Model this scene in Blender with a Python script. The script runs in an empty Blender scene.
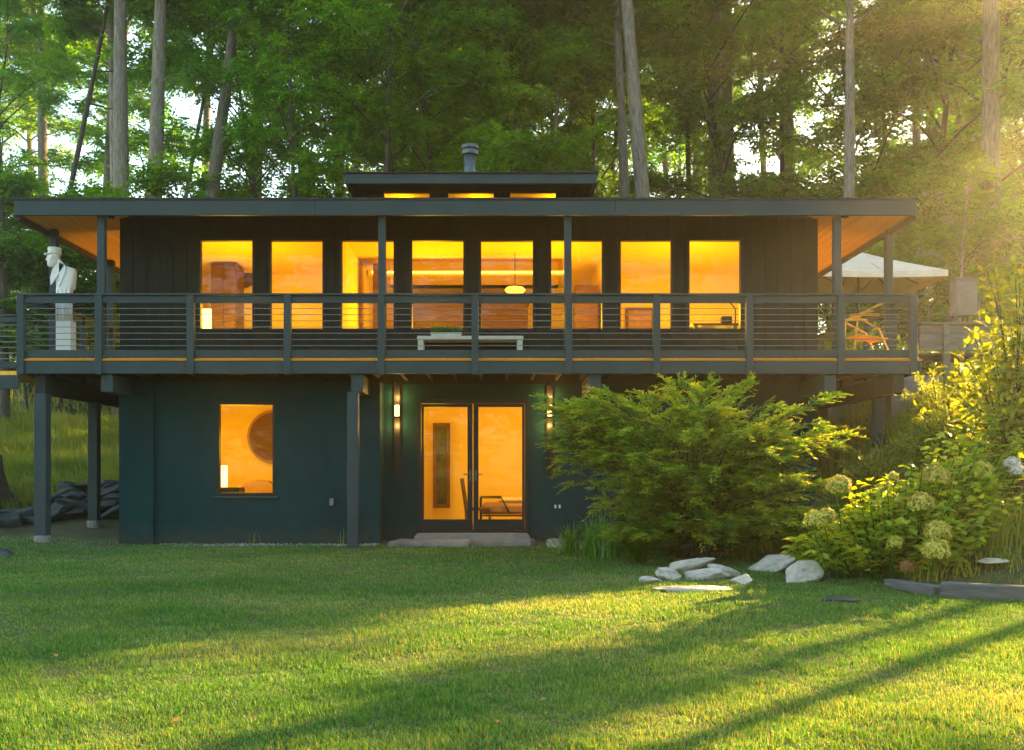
import bpy, math, random
import numpy as np
from mathutils import Vector, Matrix

SC = bpy.context.scene
COL = SC.collection
R = math.radians
rng = np.random.default_rng(7)
random.seed(7)

# ------------------------------------------------------------------ camera
F, VPX, VPY, CY, CZ = 957.0, 498.0, 472.0, -14.5, 1.167
cd = bpy.data.cameras.new('camera')
cam = bpy.data.objects.new('camera', cd)
COL.objects.link(cam)
cam.location = (0, CY, CZ)
cam.rotation_euler = (R(90), 0, 0)
cd.sensor_width = 36
cd.lens = F / 1024 * 36
cd.shift_x = (512 - VPX) / 1024
cd.shift_y = (VPY - 375) / 1024
cd.clip_end = 600
SC.camera = cam

# ------------------------------------------------------------------ light
SUN_EL, SUN_AZ = 23.0, 46.0
w = bpy.data.worlds.new('World')
SC.world = w
w.use_nodes = True
wn = w.node_tree.nodes
sky = wn.new('ShaderNodeTexSky')
sky.sky_type = 'NISHITA'
sky.sun_disc = False
sky.sun_elevation = R(SUN_EL)
sky.sun_rotation = R(SUN_AZ)
wn['Background'].inputs[1].default_value = 0.125
wb = wn.new('ShaderNodeMix')                      # warm white balance of the evening picture
wb.data_type = 'RGBA'
wb.blend_type = 'MULTIPLY'
wb.inputs[0].default_value = 1
wb.inputs[7].default_value = (1.0, .94, .77, 1)
w.node_tree.links.new(sky.outputs[0], wb.inputs[6])
w.node_tree.links.new(wb.outputs[2], wn['Background'].inputs[0])
sd = bpy.data.lights.new('sun', 'SUN')
sd.energy = 5.0
sd.angle = R(0.5)
sd.color = (1.0, 0.64, 0.21)
sun = bpy.data.objects.new('sun', sd)
COL.objects.link(sun)
SDIR = Vector((math.sin(R(SUN_AZ)) * math.cos(R(SUN_EL)), math.cos(R(SUN_AZ)) * math.cos(R(SUN_EL)), math.sin(R(SUN_EL))))
sun.rotation_euler = SDIR.to_track_quat('Z', 'Y').to_euler()
sun.location = (40, 30, 30)
vs = SC.view_settings
vs.view_transform = 'Standard'
vs.look = 'None'
vs.exposure = 3.0
vs.gamma = 1
SC.cycles.use_denoising = True
SC.cycles.max_bounces = 10
SC.cycles.transparent_max_bounces = 12
SC.cycles.volume_bounces = 1
SC.cycles.sample_clamp_indirect = 6.0
SC.cycles.caustics_reflective = False
SC.cycles.caustics_refractive = False


def P(px, py, Y):
    s = (Y - CY) / F
    return Vector(((px - VPX) * s, Y, CZ + (VPY - py) * s))


def sm(a, b, x):
    t = np.clip((np.asarray(x, float) - a) / (b - a), 0, 1)
    return t * t * (3 - 2 * t)


def wob(x, y, s=1.0, k=0):
    x = np.asarray(x, float) * s + 3.1 * k
    y = np.asarray(y, float) * s + 1.7 * k
    return (np.sin(x * 1.3 + 1.1 * np.sin(y * .9)) + np.sin(y * 1.7 + 1.3 * np.sin(x * .7 + 2)) + .6 * np.sin(2.7 * x + 1.9 * y) + .5 * np.sin(3.3 * y - 2.2 * x + 1)) / 3.1


def ground(x, y):
    x = np.asarray(x, float)
    y = np.asarray(y, float)
    base = 0.03 * wob(x, y, .5) * sm(-3, -6, y) + 0.015 * wob(x, y, 2.1, 2) * sm(0, -3, y)
    back = np.where(y < 26, .2 * np.maximum(y - 1.0, 0), 5.0 + .1 * (y - 26)) * (.5 + .5 * sm(.8, 4, y))
    back = back * (1 - .25 * sm(6, 16, x))
    back = back + .12 * wob(x, y, .6, 5) * sm(2, 6, y)
    left = .12 * sm(-5.5, -7.5, x) * sm(-3, 0, y)
    left = left + .35 * sm(-9, -14, x) * sm(-8, 2, y)
    mr = 2.1 * sm(4.6, 8.0, x) * sm(-5.2, -.4, y) + .55 * sm(3.9, 5.6, x) * sm(-5.2, -4.3, y)
    mr = mr * (1 - .0 * x)
    return base + np.maximum(back + left, mr + .35 * back)


G = lambda x, y: float(ground(x, y))


# ------------------------------------------------------------------ materials
def newmat(name):
    m = bpy.data.materials.new(name)
    m.use_nodes = True
    nt = m.node_tree
    return m, nt, nt.nodes['Principled BSDF']


def N(nt, kind, **kw):
    n = nt.nodes.new(kind)
    for k, v in kw.items():
        setattr(n, k, v)
    return n


def ramp(nt, fac, stops):
    r = N(nt, 'ShaderNodeValToRGB')
    el = r.color_ramp.elements
    while len(el) < len(stops):
        el.new(.5)
    for e, (p, c) in zip(el, stops):
        e.position = p
        e.color = (*c, 1)
    nt.links.new(fac, r.inputs[0])
    return r.outputs[0]


def coords(nt, scale=(1, 1, 1), kind='Object'):
    tc = N(nt, 'ShaderNodeTexCoord')
    mp = N(nt, 'ShaderNodeMapping')
    mp.inputs['Scale'].default_value = scale
    nt.links.new(tc.outputs[kind], mp.inputs[0])
    return mp.outputs[0]


def noise(nt, co, scale, detail=4, rough=.55):
    n = N(nt, 'ShaderNodeTexNoise')
    n.inputs['Scale'].default_value = scale
    n.inputs['Detail'].default_value = detail
    n.inputs['Roughness'].default_value = rough
    nt.links.new(co, n.inputs['Vector'])
    return n.outputs['Fac']


def bump(nt, b, h, strength=.3, dist=.01):
    bp = N(nt, 'ShaderNodeBump')
    bp.inputs['Strength'].default_value = strength
    bp.inputs['Distance'].default_value = dist
    nt.links.new(h, bp.inputs['Height'])
    nt.links.new(bp.outputs[0], b.inputs['Normal'])


def surf(name, c0, c1, rough=.6, scale=3.0, stretch=(1, 1, 1), bs=.25, bd=.006, metal=0, bscale=None, spec=.15):
    m, nt, b = newmat(name)
    co = coords(nt, stretch)
    f = noise(nt, co, scale, 6)
    nt.links.new(ramp(nt, f, [(.3, c0), (.7, c1)]), b.inputs['Base Color'])
    b.inputs['Roughness'].default_value = rough
    b.inputs['Metallic'].default_value = metal
    b.inputs['Specular IOR Level'].default_value = spec
    if bs:
        bump(nt, b, noise(nt, co, bscale or scale * 9, 5), bs, bd)
    return m


M = {}
M['teal_plain'] = surf('teal_stucco', (.0002, .017, .020), (.0008, .026, .029), .85, 1.3, bs=.5, bd=.004, bscale=90)


def stucco_mat():
    m, nt, b = newmat('teal_stucco')
    co = coords(nt)
    paint = ramp(nt, noise(nt, coords(nt, (1, 1, .5)), 1.1, 7, .65), [(.28, (.0002, .022, .027)), (.5, (.0004, .031, .037)), (.75, (.0016, .040, .046))])
    sx = N(nt, 'ShaderNodeSeparateXYZ')
    nt.links.new(co, sx.inputs[0])
    ad = N(nt, 'ShaderNodeMath', operation='MULTIPLY_ADD')      # soil splashed up from the ground, ragged edge
    ad.inputs[1].default_value = -.9
    nt.links.new(noise(nt, co, 6, 6, .7), ad.inputs[0])
    nt.links.new(sx.outputs['Z'], ad.inputs[2])
    mr = N(nt, 'ShaderNodeMapRange')
    mr.inputs[1].default_value = -.12
    mr.inputs[2].default_value = -.45
    mr.inputs[4].default_value = .75
    nt.links.new(ad.outputs[0], mr.inputs[0])
    mx = N(nt, 'ShaderNodeMix', data_type='RGBA')
    nt.links.new(mr.outputs[0], mx.inputs[0])
    nt.links.new(paint, mx.inputs[6])
    mx.inputs[7].default_value = (.045, .042, .032, 1)
    nt.links.new(mx.outputs[2], b.inputs['Base Color'])
    b.inputs['Roughness'].default_value = .8
    b.inputs['Specular IOR Level'].default_value = .15
    h = N(nt, 'ShaderNodeMath', operation='ADD')
    nt.links.new(noise(nt, co, 70, 4), h.inputs[0])
    nt.links.new(noise(nt, co, 4, 4), h.inputs[1])
    bump(nt, b, h.outputs[0], .6, .006)
    return m


M['teal_stucco'] = stucco_mat()
M['dark_cladding'] = surf('dark_cladding', (.005, .0105, .0105), (.008, .015, .0145), .6, 2.0, (6, 6, .6), .3, .003, bscale=14)
M['slate_paint'] = surf('slate_paint', (.027, .043, .048), (.037, .056, .061), .5, 2.2, (1, 1, 1), .25, .002, bscale=30)
M['dark_frame'] = surf('dark_frame', (.010, .013, .016), (.016, .02, .024), .4, 4, bs=.1, bd=.001)
M['black_iron'] = surf('black_iron', (.012, .012, .013), (.02, .02, .02), .45, 5, bs=.1, bd=.001)
M['under_deck'] = surf('under_deck', (.018, .022, .022), (.03, .034, .032), .8, 3)
M['steel_cable'] = surf('steel_cable', (.15, .165, .17), (.22, .235, .24), .45, 8, bs=0, metal=.2)
M['concrete'] = surf('concrete', (.16, .155, .15), (.25, .24, .225), .9, 5, bs=.4, bd=.004)
M['white_plaster'] = surf('white_plaster', (.6, .62, .63), (.72, .73, .73), .55, 5, bs=.15, bd=.003)
M['white_cloth'] = surf('white_cloth', (.56, .47, .39), (.66, .56, .47), .9, 6, bs=.2, bd=.002)
M['grey_bench'] = surf('grey_bench', (.42, .45, .42), (.54, .56, .52), .6, 5)
M['roofing'] = surf('roofing', (.028, .026, .028), (.05, .045, .045), .9, 9)
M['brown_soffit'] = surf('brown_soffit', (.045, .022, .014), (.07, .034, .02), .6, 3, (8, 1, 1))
M['galvanised'] = surf('galvanised', (.05, .075, .09), (.09, .115, .13), .45, 4, metal=.4)
M['weathered_wood'] = surf('weathered_wood', (.10, .095, .09), (.19, .175, .165), .85, 3, (1, 8, 8), .5, .004)
M['grey_box'] = surf('grey_box', (.14, .13, .125), (.2, .185, .175), .7, 5)
M['timber_edge'] = surf('timber_edge', (.06, .066, .075), (.12, .125, .13), .9, 4, (1, 8, 8), .6, .006)
M['white_stone_plain'] = surf('white_stone', (.30, .25, .20), (.58, .52, .45), .9, 5, bs=1, bd=.03, bscale=11)


def stone_mat():
    m, nt, b = newmat('white_stone')
    co = coords(nt, (1, 1, 3))
    f = noise(nt, co, 5, 9, .7)
    c = ramp(nt, f, [(.30, (.12, .10, .08)), (.40, (.44, .39, .33)), (.55, (.60, .55, .48)), (.75, (.72, .67, .60))])
    f2 = noise(nt, coords(nt), 16, 5, .6)
    mx = N(nt, 'ShaderNodeMix', data_type='RGBA')
    nt.links.new(ramp(nt, f2, [(.64, (0, 0, 0)), (.76, (1, 1, 1))]), mx.inputs[0])
    nt.links.new(c, mx.inputs[6])
    mx.inputs[7].default_value = (.16, .17, .09, 1)
    nt.links.new(mx.outputs[2], b.inputs['Base Color'])
    b.inputs['Roughness'].default_value = .92
    bump(nt, b, noise(nt, co, 13, 9, .75), 1, .05)
    return m


M['white_stone'] = stone_mat()
M['slate_rock'] = surf('slate_rock', (.02, .027, .03), (.07, .08, .085), .8, 2.6, (1, 1, 2.5), .8, .03, bscale=8)
M['flagstone'] = surf('flagstone', (.13, .11, .10), (.27, .235, .21), .85, 3, bs=.6, bd=.01, bscale=14)
M['brown_rock'] = surf('brown_rock', (.14, .075, .045), (.26, .15, .09), .85, 3, bs=.8, bd=.03, bscale=7)
M['gravel'] = surf('gravel', (.16, .15, .14), (.42, .40, .38), .9, 20)
M['cushion'] = surf('cushion', (.32, .17, .07), (.42, .24, .1), .9, 12)
M['dark_wood'] = surf('dark_wood', (.10, .045, .014), (.17, .08, .025), .5, 3, (1, 1, 6))
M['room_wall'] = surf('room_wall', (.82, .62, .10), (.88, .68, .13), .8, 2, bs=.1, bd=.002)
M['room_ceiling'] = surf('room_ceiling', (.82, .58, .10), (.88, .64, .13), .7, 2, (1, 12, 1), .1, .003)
M['room_floor'] = surf('room_floor', (.30, .15, .05), (.42, .22, .08), .5, 2, (6, 1, 1))
M['plastic_white'] = surf('plastic_white', (.6, .6, .58), (.7, .7, .68), .5, 5, bs=0)
M['soil'] = surf('soil', (.05, .03, .018), (.11, .065, .038), .95, 6, bs=.8, bd=.03)
M['metal_rail_bed'] = M['black_iron']


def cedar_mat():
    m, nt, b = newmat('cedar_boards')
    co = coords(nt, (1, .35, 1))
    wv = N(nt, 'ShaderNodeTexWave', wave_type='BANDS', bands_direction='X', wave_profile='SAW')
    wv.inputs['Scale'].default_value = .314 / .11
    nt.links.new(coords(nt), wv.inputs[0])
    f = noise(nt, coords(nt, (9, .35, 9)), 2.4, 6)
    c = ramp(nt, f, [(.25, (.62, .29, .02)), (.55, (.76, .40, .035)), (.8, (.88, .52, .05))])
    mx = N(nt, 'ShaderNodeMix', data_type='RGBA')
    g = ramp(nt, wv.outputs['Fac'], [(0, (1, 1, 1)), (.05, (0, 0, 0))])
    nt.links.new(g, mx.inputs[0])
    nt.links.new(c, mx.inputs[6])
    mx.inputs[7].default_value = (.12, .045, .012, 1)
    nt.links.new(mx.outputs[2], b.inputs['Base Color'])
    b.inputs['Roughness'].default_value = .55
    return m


M['cedar'] = cedar_mat()
M['cedar_edge'] = surf('cedar_edge', (.40, .145, .016), (.55, .22, .03), .6, 6, (.3, 1, 1))


def glass_mat(name, base_reflect=.05, tint=(1, 1, 1)):
    m = bpy.data.materials.new(name)
    m.use_nodes = True
    nt = m.node_tree
    nt.nodes.clear()
    out = N(nt, 'ShaderNodeOutputMaterial')
    mix = N(nt, 'ShaderNodeMixShader')
    tr = N(nt, 'ShaderNodeBsdfTransparent')
    tr.inputs[0].default_value = (*tint, 1)
    gl = N(nt, 'ShaderNodeBsdfGlossy')
    gl.inputs['Roughness'].default_value = .01
    fr = N(nt, 'ShaderNodeFresnel')
    fr.inputs[0].default_value = 1.3
    bp = N(nt, 'ShaderNodeBump')
    bp.inputs['Strength'].default_value = .015
    bp.inputs['Distance'].default_value = .02
    nt.links.new(noise(nt, coords(nt), 1.6, 1), bp.inputs['Height'])
    nt.links.new(bp.outputs[0], gl.inputs['Normal'])
    nt.links.new(fr.outputs[0], mix.inputs[0])
    nt.links.new(tr.outputs[0], mix.inputs[1])
    nt.links.new(gl.outputs[0], mix.inputs[2])
    nt.links.new(mix.outputs[0], out.inputs[0])
    return m


M['glass'] = glass_mat('window_glass')


def lamp_mat(name, col, strength):
    m, nt, b = newmat(name)
    b.inputs['Base Color'].default_value = (.8, .7, .5, 1)
    b.inputs['Emission Color'].default_value = (*col, 1)
    b.inputs['Emission Strength'].default_value = strength
    return m


M['lamp_glow'] = lamp_mat('lamp_glow', (1, .60, .16), .6)
M['amber_glow'] = lamp_mat('amber_glow', (1, .5, .05), .28)
M['strip_glow'] = lamp_mat('strip_glow', (1, .66, .10), .5)


def leaf_mat(name, dark, mid, light, trans, tfac=.45, rough=.55, vary=.25):
    """foliage: hue from a per-leaf number, thin leaves let light through"""
    m = bpy.data.materials.new(name)
    m.use_nodes = True
    nt = m.node_tree
    nt.nodes.clear()
    out = N(nt, 'ShaderNodeOutputMaterial')
    at = N(nt, 'ShaderNodeAttribute', attribute_name='tint')
    oi = N(nt, 'ShaderNodeObjectInfo')
    c = ramp(nt, at.outputs['Fac'], [(0, dark), (.5, mid), (1, light)])
    hsv = N(nt, 'ShaderNodeHueSaturation')
    mr = N(nt, 'ShaderNodeMapRange')
    mr.inputs[3].default_value = .5 - .02 * vary * 2
    mr.inputs[4].default_value = .5 + .02 * vary * 2
    nt.links.new(oi.outputs['Random'], mr.inputs[0])
    nt.links.new(mr.outputs[0], hsv.inputs['Hue'])
    mv = N(nt, 'ShaderNodeMapRange')
    mv.inputs[3].default_value = 1 - vary
    mv.inputs[4].default_value = 1 + vary
    nt.links.new(oi.outputs['Random'], mv.inputs[0])
    nt.links.new(mv.outputs[0], hsv.inputs['Value'])
    nt.links.new(c, hsv.inputs['Color'])
    df = N(nt, 'ShaderNodeBsdfPrincipled')
    df.inputs['Roughness'].default_value = rough
    df.inputs['Specular IOR Level'].default_value = .35
    nt.links.new(hsv.outputs[0], df.inputs['Base Color'])
    tl = N(nt, 'ShaderNodeBsdfTranslucent')
    tm = N(nt, 'ShaderNodeMix', data_type='RGBA', blend_type='MULTIPLY')
    tm.inputs[0].default_value = 1
    nt.links.new(hsv.outputs[0], tm.inputs[6])
    tm.inputs[7].default_value = (*trans, 1)
    nt.links.new(tm.outputs[2], tl.inputs[0])
    mx = N(nt, 'ShaderNodeMixShader')
    mx.inputs[0].default_value = tfac
    nt.links.new(df.outputs[0], mx.inputs[1])
    nt.links.new(tl.outputs[0], mx.inputs[2])
    nt.links.new(mx.outputs[0], out.inputs[0])
    return m


M['leaf_tree'] = leaf_mat('leaf_tree', (.026, .10, .008), (.062, .175, .012), (.13, .25, .018), (3.0, 2.3, .45), .57, vary=.3)
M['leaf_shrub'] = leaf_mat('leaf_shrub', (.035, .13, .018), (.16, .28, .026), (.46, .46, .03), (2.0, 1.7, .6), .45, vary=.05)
M['leaf_fern'] = leaf_mat('leaf_fern', (.03, .14, .014), (.07, .23, .025), (.13, .30, .03), (1.9, 1.7, .6), .4, vary=.15)
M['leaf_hydrangea'] = leaf_mat('leaf_hydrangea', (.11, .23, .014), (.26, .35, .02), (.46, .43, .025), (2.2, 1.8, .5), .45, rough=.45, vary=.1)
M['leaf_tall'] = leaf_mat('leaf_tall', (.07, .15, .014), (.15, .22, .016), (.28, .28, .02), (2.2, 1.8, .5), .5, vary=.1)
M['petal'] = leaf_mat('petal', (.36, .34, .05), (.56, .48, .08), (.72, .60, .13), (1.3, 1.2, .8), .35, vary=.1)
M['petal_white'] = leaf_mat('petal_white', (.55, .53, .48), (.66, .64, .58), (.76, .74, .68), (1.1, 1.1, 1.1), .3, vary=.05)
M['petal_brown'] = leaf_mat('petal_brown', (.22, .10, .03), (.30, .14, .04), (.38, .2, .06), (1.4, 1.2, .6), .35, vary=.1)
M['lawn_grass'] = leaf_mat('lawn_grass', (.020, .115, .017), (.074, .215, .036), (.27, .31, .17), (2.4, 1.5, .35), .4, vary=0)
M['tall_grass'] = leaf_mat('tall_grass', (.08, .15, .012), (.17, .23, .025), (.32, .30, .07), (2.0, 1.7, .5), .45, vary=0)


def bark_mat(name, c0, c1):
    m, nt, b = newmat(name)
    co = coords(nt, (1, 1, .16))
    f = noise(nt, co, 16, 8, .75)
    oi = N(nt, 'ShaderNodeObjectInfo')
    hsv = N(nt, 'ShaderNodeHueSaturation')
    mv = N(nt, 'ShaderNodeMapRange')
    mv.inputs[3].default_value = .7
    mv.inputs[4].default_value = 1.3
    nt.links.new(oi.outputs['Random'], mv.inputs[0])
    nt.links.new(mv.outputs[0], hsv.inputs['Value'])
    nt.links.new(ramp(nt, f, [(.3, c0), (.7, c1)]), hsv.inputs['Color'])
    nt.links.new(hsv.outputs[0], b.inputs['Base Color'])
    b.inputs['Roughness'].default_value = .95
    vo = N(nt, 'ShaderNodeTexVoronoi', feature='DISTANCE_TO_EDGE')
    vo.inputs['Scale'].default_value = 18
    nt.links.new(co, vo.inputs['Vector'])
    bump(nt, b, vo.outputs['Distance'], .8, .04)
    return m


M['bark_grey'] = bark_mat('bark_grey', (.05, .042, .034), (.30, .26, .22))
M['bark_dark'] = bark_mat('bark_dark', (.035, .027, .02), (.085, .065, .048))


def ground_mat():
    m, nt, b = newmat('ground_soil')
    geo = N(nt, 'ShaderNodeNewGeometry')
    co = geo.outputs['Position']
    f = noise(nt, co, 2.2, 8, .65)
    f2 = noise(nt, co, .5, 4)
    lawn = ramp(nt, f, [(.3, (.035, .030, .016)), (.5, (.065, .062, .022)), (.62, (.075, .085, .022)), (.8, (.13, .105, .055))])
    wood = ramp(nt, f, [(.3, (.03, .02, .011)), (.5, (.05, .06, .014)), (.75, (.07, .10, .02))])
    sx = N(nt, 'ShaderNodeSeparateXYZ')
    nt.links.new(co, sx.inputs[0])
    ad = N(nt, 'ShaderNodeMath', operation='MULTIPLY_ADD')
    ad.inputs[1].default_value = 5
    nt.links.new(f2, ad.inputs[0])
    nt.links.new(sx.outputs['Y'], ad.inputs[2])
    mr = N(nt, 'ShaderNodeMapRange')
    mr.inputs[1].default_value = 8
    mr.inputs[2].default_value = 12
    nt.links.new(ad.outputs[0], mr.inputs[0])
    mx = N(nt, 'ShaderNodeMix', data_type='RGBA')
    nt.links.new(mr.outputs[0], mx.inputs[0])
    nt.links.new(lawn, mx.inputs[6])
    nt.links.new(wood, mx.inputs[7])
    nt.links.new(mx.outputs[2], b.inputs['Base Color'])
    b.inputs['Roughness'].default_value = .95
    bump(nt, b, noise(nt, co, 14, 8, .7), .8, .04)
    return m


M['ground'] = ground_mat()

# ------------------------------------------------------------------ mesh helpers
ORIG = {}


class MB:
    def __init__(s):
        s.v = []
        s.f = []

    def add(s, vs, fs):
        o = len(s.v)
        s.v += [tuple(v) for v in vs]
        s.f += [tuple(i + o for i in f) for f in fs]
        return s

    def box(s, x0, x1, y0, y1, z0, z1, b=0.0):
        if b <= 0:
            v = [(x, y, z) for x in (x0, x1) for y in (y0, y1) for z in (z0, z1)]
            return s.add(v, [(0, 1, 3, 2), (4, 6, 7, 5), (0, 4, 5, 1), (2, 3, 7, 6), (0, 2, 6, 4), (1, 5, 7, 3)])
        b = min(b, (x1 - x0) * .45, (y1 - y0) * .45, (z1 - z0) * .45)
        v = []
        ix = {}
        for i, x in enumerate((x0, x1)):
            for j, y in enumerate((y0, y1)):
                for k, z in enumerate((z0, z1)):
                    sx, sy, sz = (1 - 2 * i) * b, (1 - 2 * j) * b, (1 - 2 * k) * b
                    for a, p in enumerate(((x, y + sy, z + sz), (x + sx, y, z + sz), (x + sx, y + sy, z))):
                        ix[i, j, k, a] = len(v)
                        v.append(p)
        f = []
        for i in (0, 1):
            f.append([ix[i, j, k, 0] for j, k in ((0, 0), (1, 0), (1, 1), (0, 1))])
            f.append([ix[j, i, k, 1] for j, k in ((0, 0), (1, 0), (1, 1), (0, 1))])
            f.append([ix[j, k, i, 2] for j, k in ((0, 0), (1, 0), (1, 1), (0, 1))])
        for i in (0, 1):
            for j in (0, 1):
                f.append([ix[i, j, 0, 0], ix[i, j, 1, 0], ix[i, j, 1, 1], ix[i, j, 0, 1]])
                f.append([ix[i, 0, j, 0], ix[i, 1, j, 0], ix[i, 1, j, 2], ix[i, 0, j, 2]])
                f.append([ix[0, i, j, 1], ix[1, i, j, 1], ix[1, i, j, 2], ix[0, i, j, 2]])
                for k in (0, 1):
                    f.append([ix[i, j, k, 0], ix[i, j, k, 1], ix[i, j, k, 2]])
        return s.add(v, f)

    def prism(s, pts, y0, y1):
        """pts = outline (x, z); extruded from y0 to y1"""
        n = len(pts)
        v = [(x, y0, z) for x, z in pts] + [(x, y1, z) for x, z in pts]
        f = [tuple(range(n)), tuple(range(2 * n - 1, n - 1, -1))]
        f += [(i, i + n, (i + 1) % n + n, (i + 1) % n) for i in range(n)]
        return s.add(v, f)

    def tube(s, pts, rads, n=8, cap=True):
        pts = [Vector(p) for p in pts]
        if not hasattr(rads, '__len__'):
            rads = [rads] * len(pts)
        v, f = [], []
        t0 = (pts[1] - pts[0]).normalized()
        u = t0.orthogonal().normalized()
        for i, p in enumerate(pts):
            a = pts[max(i - 1, 0)]
            b = pts[min(i + 1, len(pts) - 1)]
            t = (b - a).normalized()
            u = (u - t * u.dot(t)).normalized()
            q = t.cross(u)
            for k in range(n):
                an = 2 * math.pi * k / n
                v.append(p + (u * math.cos(an) + q * math.sin(an)) * rads[i])
        for i in range(len(pts) - 1):
            for k in range(n):
                f.append((i * n + k, i * n + (k + 1) % n, (i + 1) * n + (k + 1) % n, (i + 1) * n + k))
        if cap:
            f.append(tuple(range(n - 1, -1, -1)))
            f.append(tuple((len(pts) - 1) * n + k for k in range(n)))
        return s.add(v, f)

    def lathe(s, prof, c=(0, 0, 0), n=16, sx=1, sy=1, off=None):
        v, f = [], []
        for i, (r, z) in enumerate(prof):
            ox, oy = off[i] if off else (0, 0)
            for k in range(n):
                an = 2 * math.pi * k / n
                v.append((c[0] + ox + r * sx * math.cos(an), c[1] + oy + r * sy * math.sin(an), c[2] + z))
        for i in range(len(prof) - 1):
            for k in range(n):
                f.append((i * n + k, i * n + (k + 1) % n, (i + 1) * n + (k + 1) % n, (i + 1) * n + k))
        f.append(tuple(range(n - 1, -1, -1)))
        f.append(tuple((len(prof) - 1) * n + k for k in range(n)))
        return s.add(v, f)

    def loft(s, rings):
        n = len(rings[0])
        v = [p for r in rings for p in r]
        f = []
        for i in range(len(rings) - 1):
            for k in range(n):
                f.append((i * n + k, i * n + (k + 1) % n, (i + 1) * n + (k + 1) % n, (i + 1) * n + k))
        f.append(tuple(range(n - 1, -1, -1)))
        f.append(tuple((len(rings) - 1) * n + k for k in range(n)))
        return s.add(v, f)

    def build(s, name, mat, parent=None, smooth=False, root=None):
        me = bpy.data.meshes.new(name)
        o0 = Vector((0, 0, 0))
        if parent is not None:
            o0 = ORIG.get(parent.name, Vector((0, 0, 0)))
        elif root is not None:
            o0 = Vector(root)
        me.from_pydata([tuple(Vector(v) - o0) for v in s.v], [], s.f)
        import bmesh
        bm = bmesh.new()
        bm.from_mesh(me)
        bmesh.ops.recalc_face_normals(bm, faces=bm.faces)
        bm.to_mesh(me)
        bm.free()
        me.materials.append(M[mat] if isinstance(mat, str) else mat)
        if smooth:
            me.polygons.foreach_set('use_smooth', [True] * len(me.polygons))
        ob = bpy.data.objects.new(name, me)
        COL.objects.link(ob)
        if parent is not None:
            ob.parent = parent
        elif root is not None:
            ob.location = root
        ORIG[ob.name] = o0
        return ob


def tag(o, label=None, cat=None, group=None, kind=None):
    if label:
        o['label'] = label
    if cat:
        o['category'] = cat
    if group:
        o['group'] = group
    if kind:
        o['kind'] = kind
    return o


def thing(name, loc, label, cat, group=None):
    o = bpy.data.objects.new(name, None)
    o.empty_display_size = .1
    COL.objects.link(o)
    o.location = loc
    ORIG[o.name] = Vector(loc)
    return tag(o, label, cat, group)


def copy_tree(o, loc=None, rz=0, scale=1, label=None, group=None):
    c = o.copy()
    COL.objects.link(c)
    if loc is not None:
        c.location = loc
    c.rotation_euler = (0, 0, rz)
    c.scale = (scale,) * 3
    if label:
        c['label'] = label
    if group:
        c['group'] = group
    for ch in list(o.children):
        d = ch.copy()
        COL.objects.link(d)
        d.parent = c
        for g in list(ch.children):
            e = g.copy()
            COL.objects.link(e)
            e.parent = d
    return c


def np_mesh(name, verts, quads, mat, tint=None, parent=None, tris=None, loc=None):
    """big meshes straight from arrays"""
    me = bpy.data.meshes.new(name)
    nv = len(verts)
    nq = 0 if quads is None else len(quads)
    ntr = 0 if tris is None else len(tris)
    me.vertices.add(nv)
    me.vertices.foreach_set('co', np.ascontiguousarray(verts, np.float32).ravel())
    loops = []
    if nq:
        loops.append(np.asarray(quads, np.int32).ravel())
    if ntr:
        loops.append(np.asarray(tris, np.int32).ravel())
    loops = np.concatenate(loops)
    me.loops.add(len(loops))
    me.loops.foreach_set('vertex_index', loops)
    me.polygons.add(nq + ntr)
    st = np.concatenate([np.arange(nq) * 4, nq * 4 + np.arange(ntr) * 3]).astype(np.int32)
    me.polygons.foreach_set('loop_start', st)
    me.update(calc_edges=True)
    if tint is not None:
        at = me.attributes.new('tint', 'FLOAT', 'POINT')
        at.data.foreach_set('value', np.ascontiguousarray(tint, np.float32))
    me.materials.append(M[mat] if isinstance(mat, str) else mat)
    ob = bpy.data.objects.new(name, me)
    COL.objects.link(ob)
    if parent is not None:
        ob.parent = parent
    if loc is not None:
        ob.location = loc
    return ob


def unit(a):
    return a / np.maximum(np.linalg.norm(a, axis=-1, keepdims=True), 1e-9)


def leaf_quads(base, d, nrm, L, W):
    """one folded rhombus leaf for each base point: 4 vertices, one quad"""
    d = unit(d)
    side = unit(np.cross(d, nrm))
    up = np.cross(side, d)
    L = np.broadcast_to(np.asarray(L, float), (len(base),))[:, None]
    W = np.broadcast_to(np.asarray(W, float), (len(base),))[:, None]
    mid = base + d * L * .45
    v = np.stack([base, mid + side * W * .5 + up * W * .12, base + d * L - up * L * .08, mid - side * W * .5 + up * W * .12], 1)
    n = len(base)
    q = np.arange(n * 4).reshape(n, 4)
    return v.reshape(-1, 3), q


def oval_leaves(base, d, nrm, L, W):
    """broad oval leaf of two folded halves: 8 vertices, four quads"""
    d = unit(d)
    side = unit(np.cross(d, nrm))
    up = np.cross(side, d)
    L = np.broadcast_to(np.asarray(L, float), (len(base),))[:, None]
    W = np.broadcast_to(np.asarray(W, float), (len(base),))[:, None]
    m1 = base + d * L * .33 + up * L * .03
    m2 = base + d * L * .70
    tip = base + d * L - up * L * .12
    v = np.stack([base, m1, m2, tip, m1 + side * W * .5 + up * W * .16, m2 + side * W * .42 + up * W * .12,
                  m1 - side * W * .5 + up * W * .16, m2 - side * W * .42 + up * W * .12], 1)
    n = len(base)
    o = (np.arange(n) * 8)[:, None]
    q = np.concatenate([o + np.array([[1, 4, 5, 2]]), o + np.array([[1, 2, 7, 6]])], 0)
    t = np.concatenate([o + np.array([[0, 4, 1]]), o + np.array([[0, 1, 6]]), o + np.array([[2, 5, 3]]), o + np.array([[2, 3, 7]])], 0)
    return v.reshape(-1, 3), q, t


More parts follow.
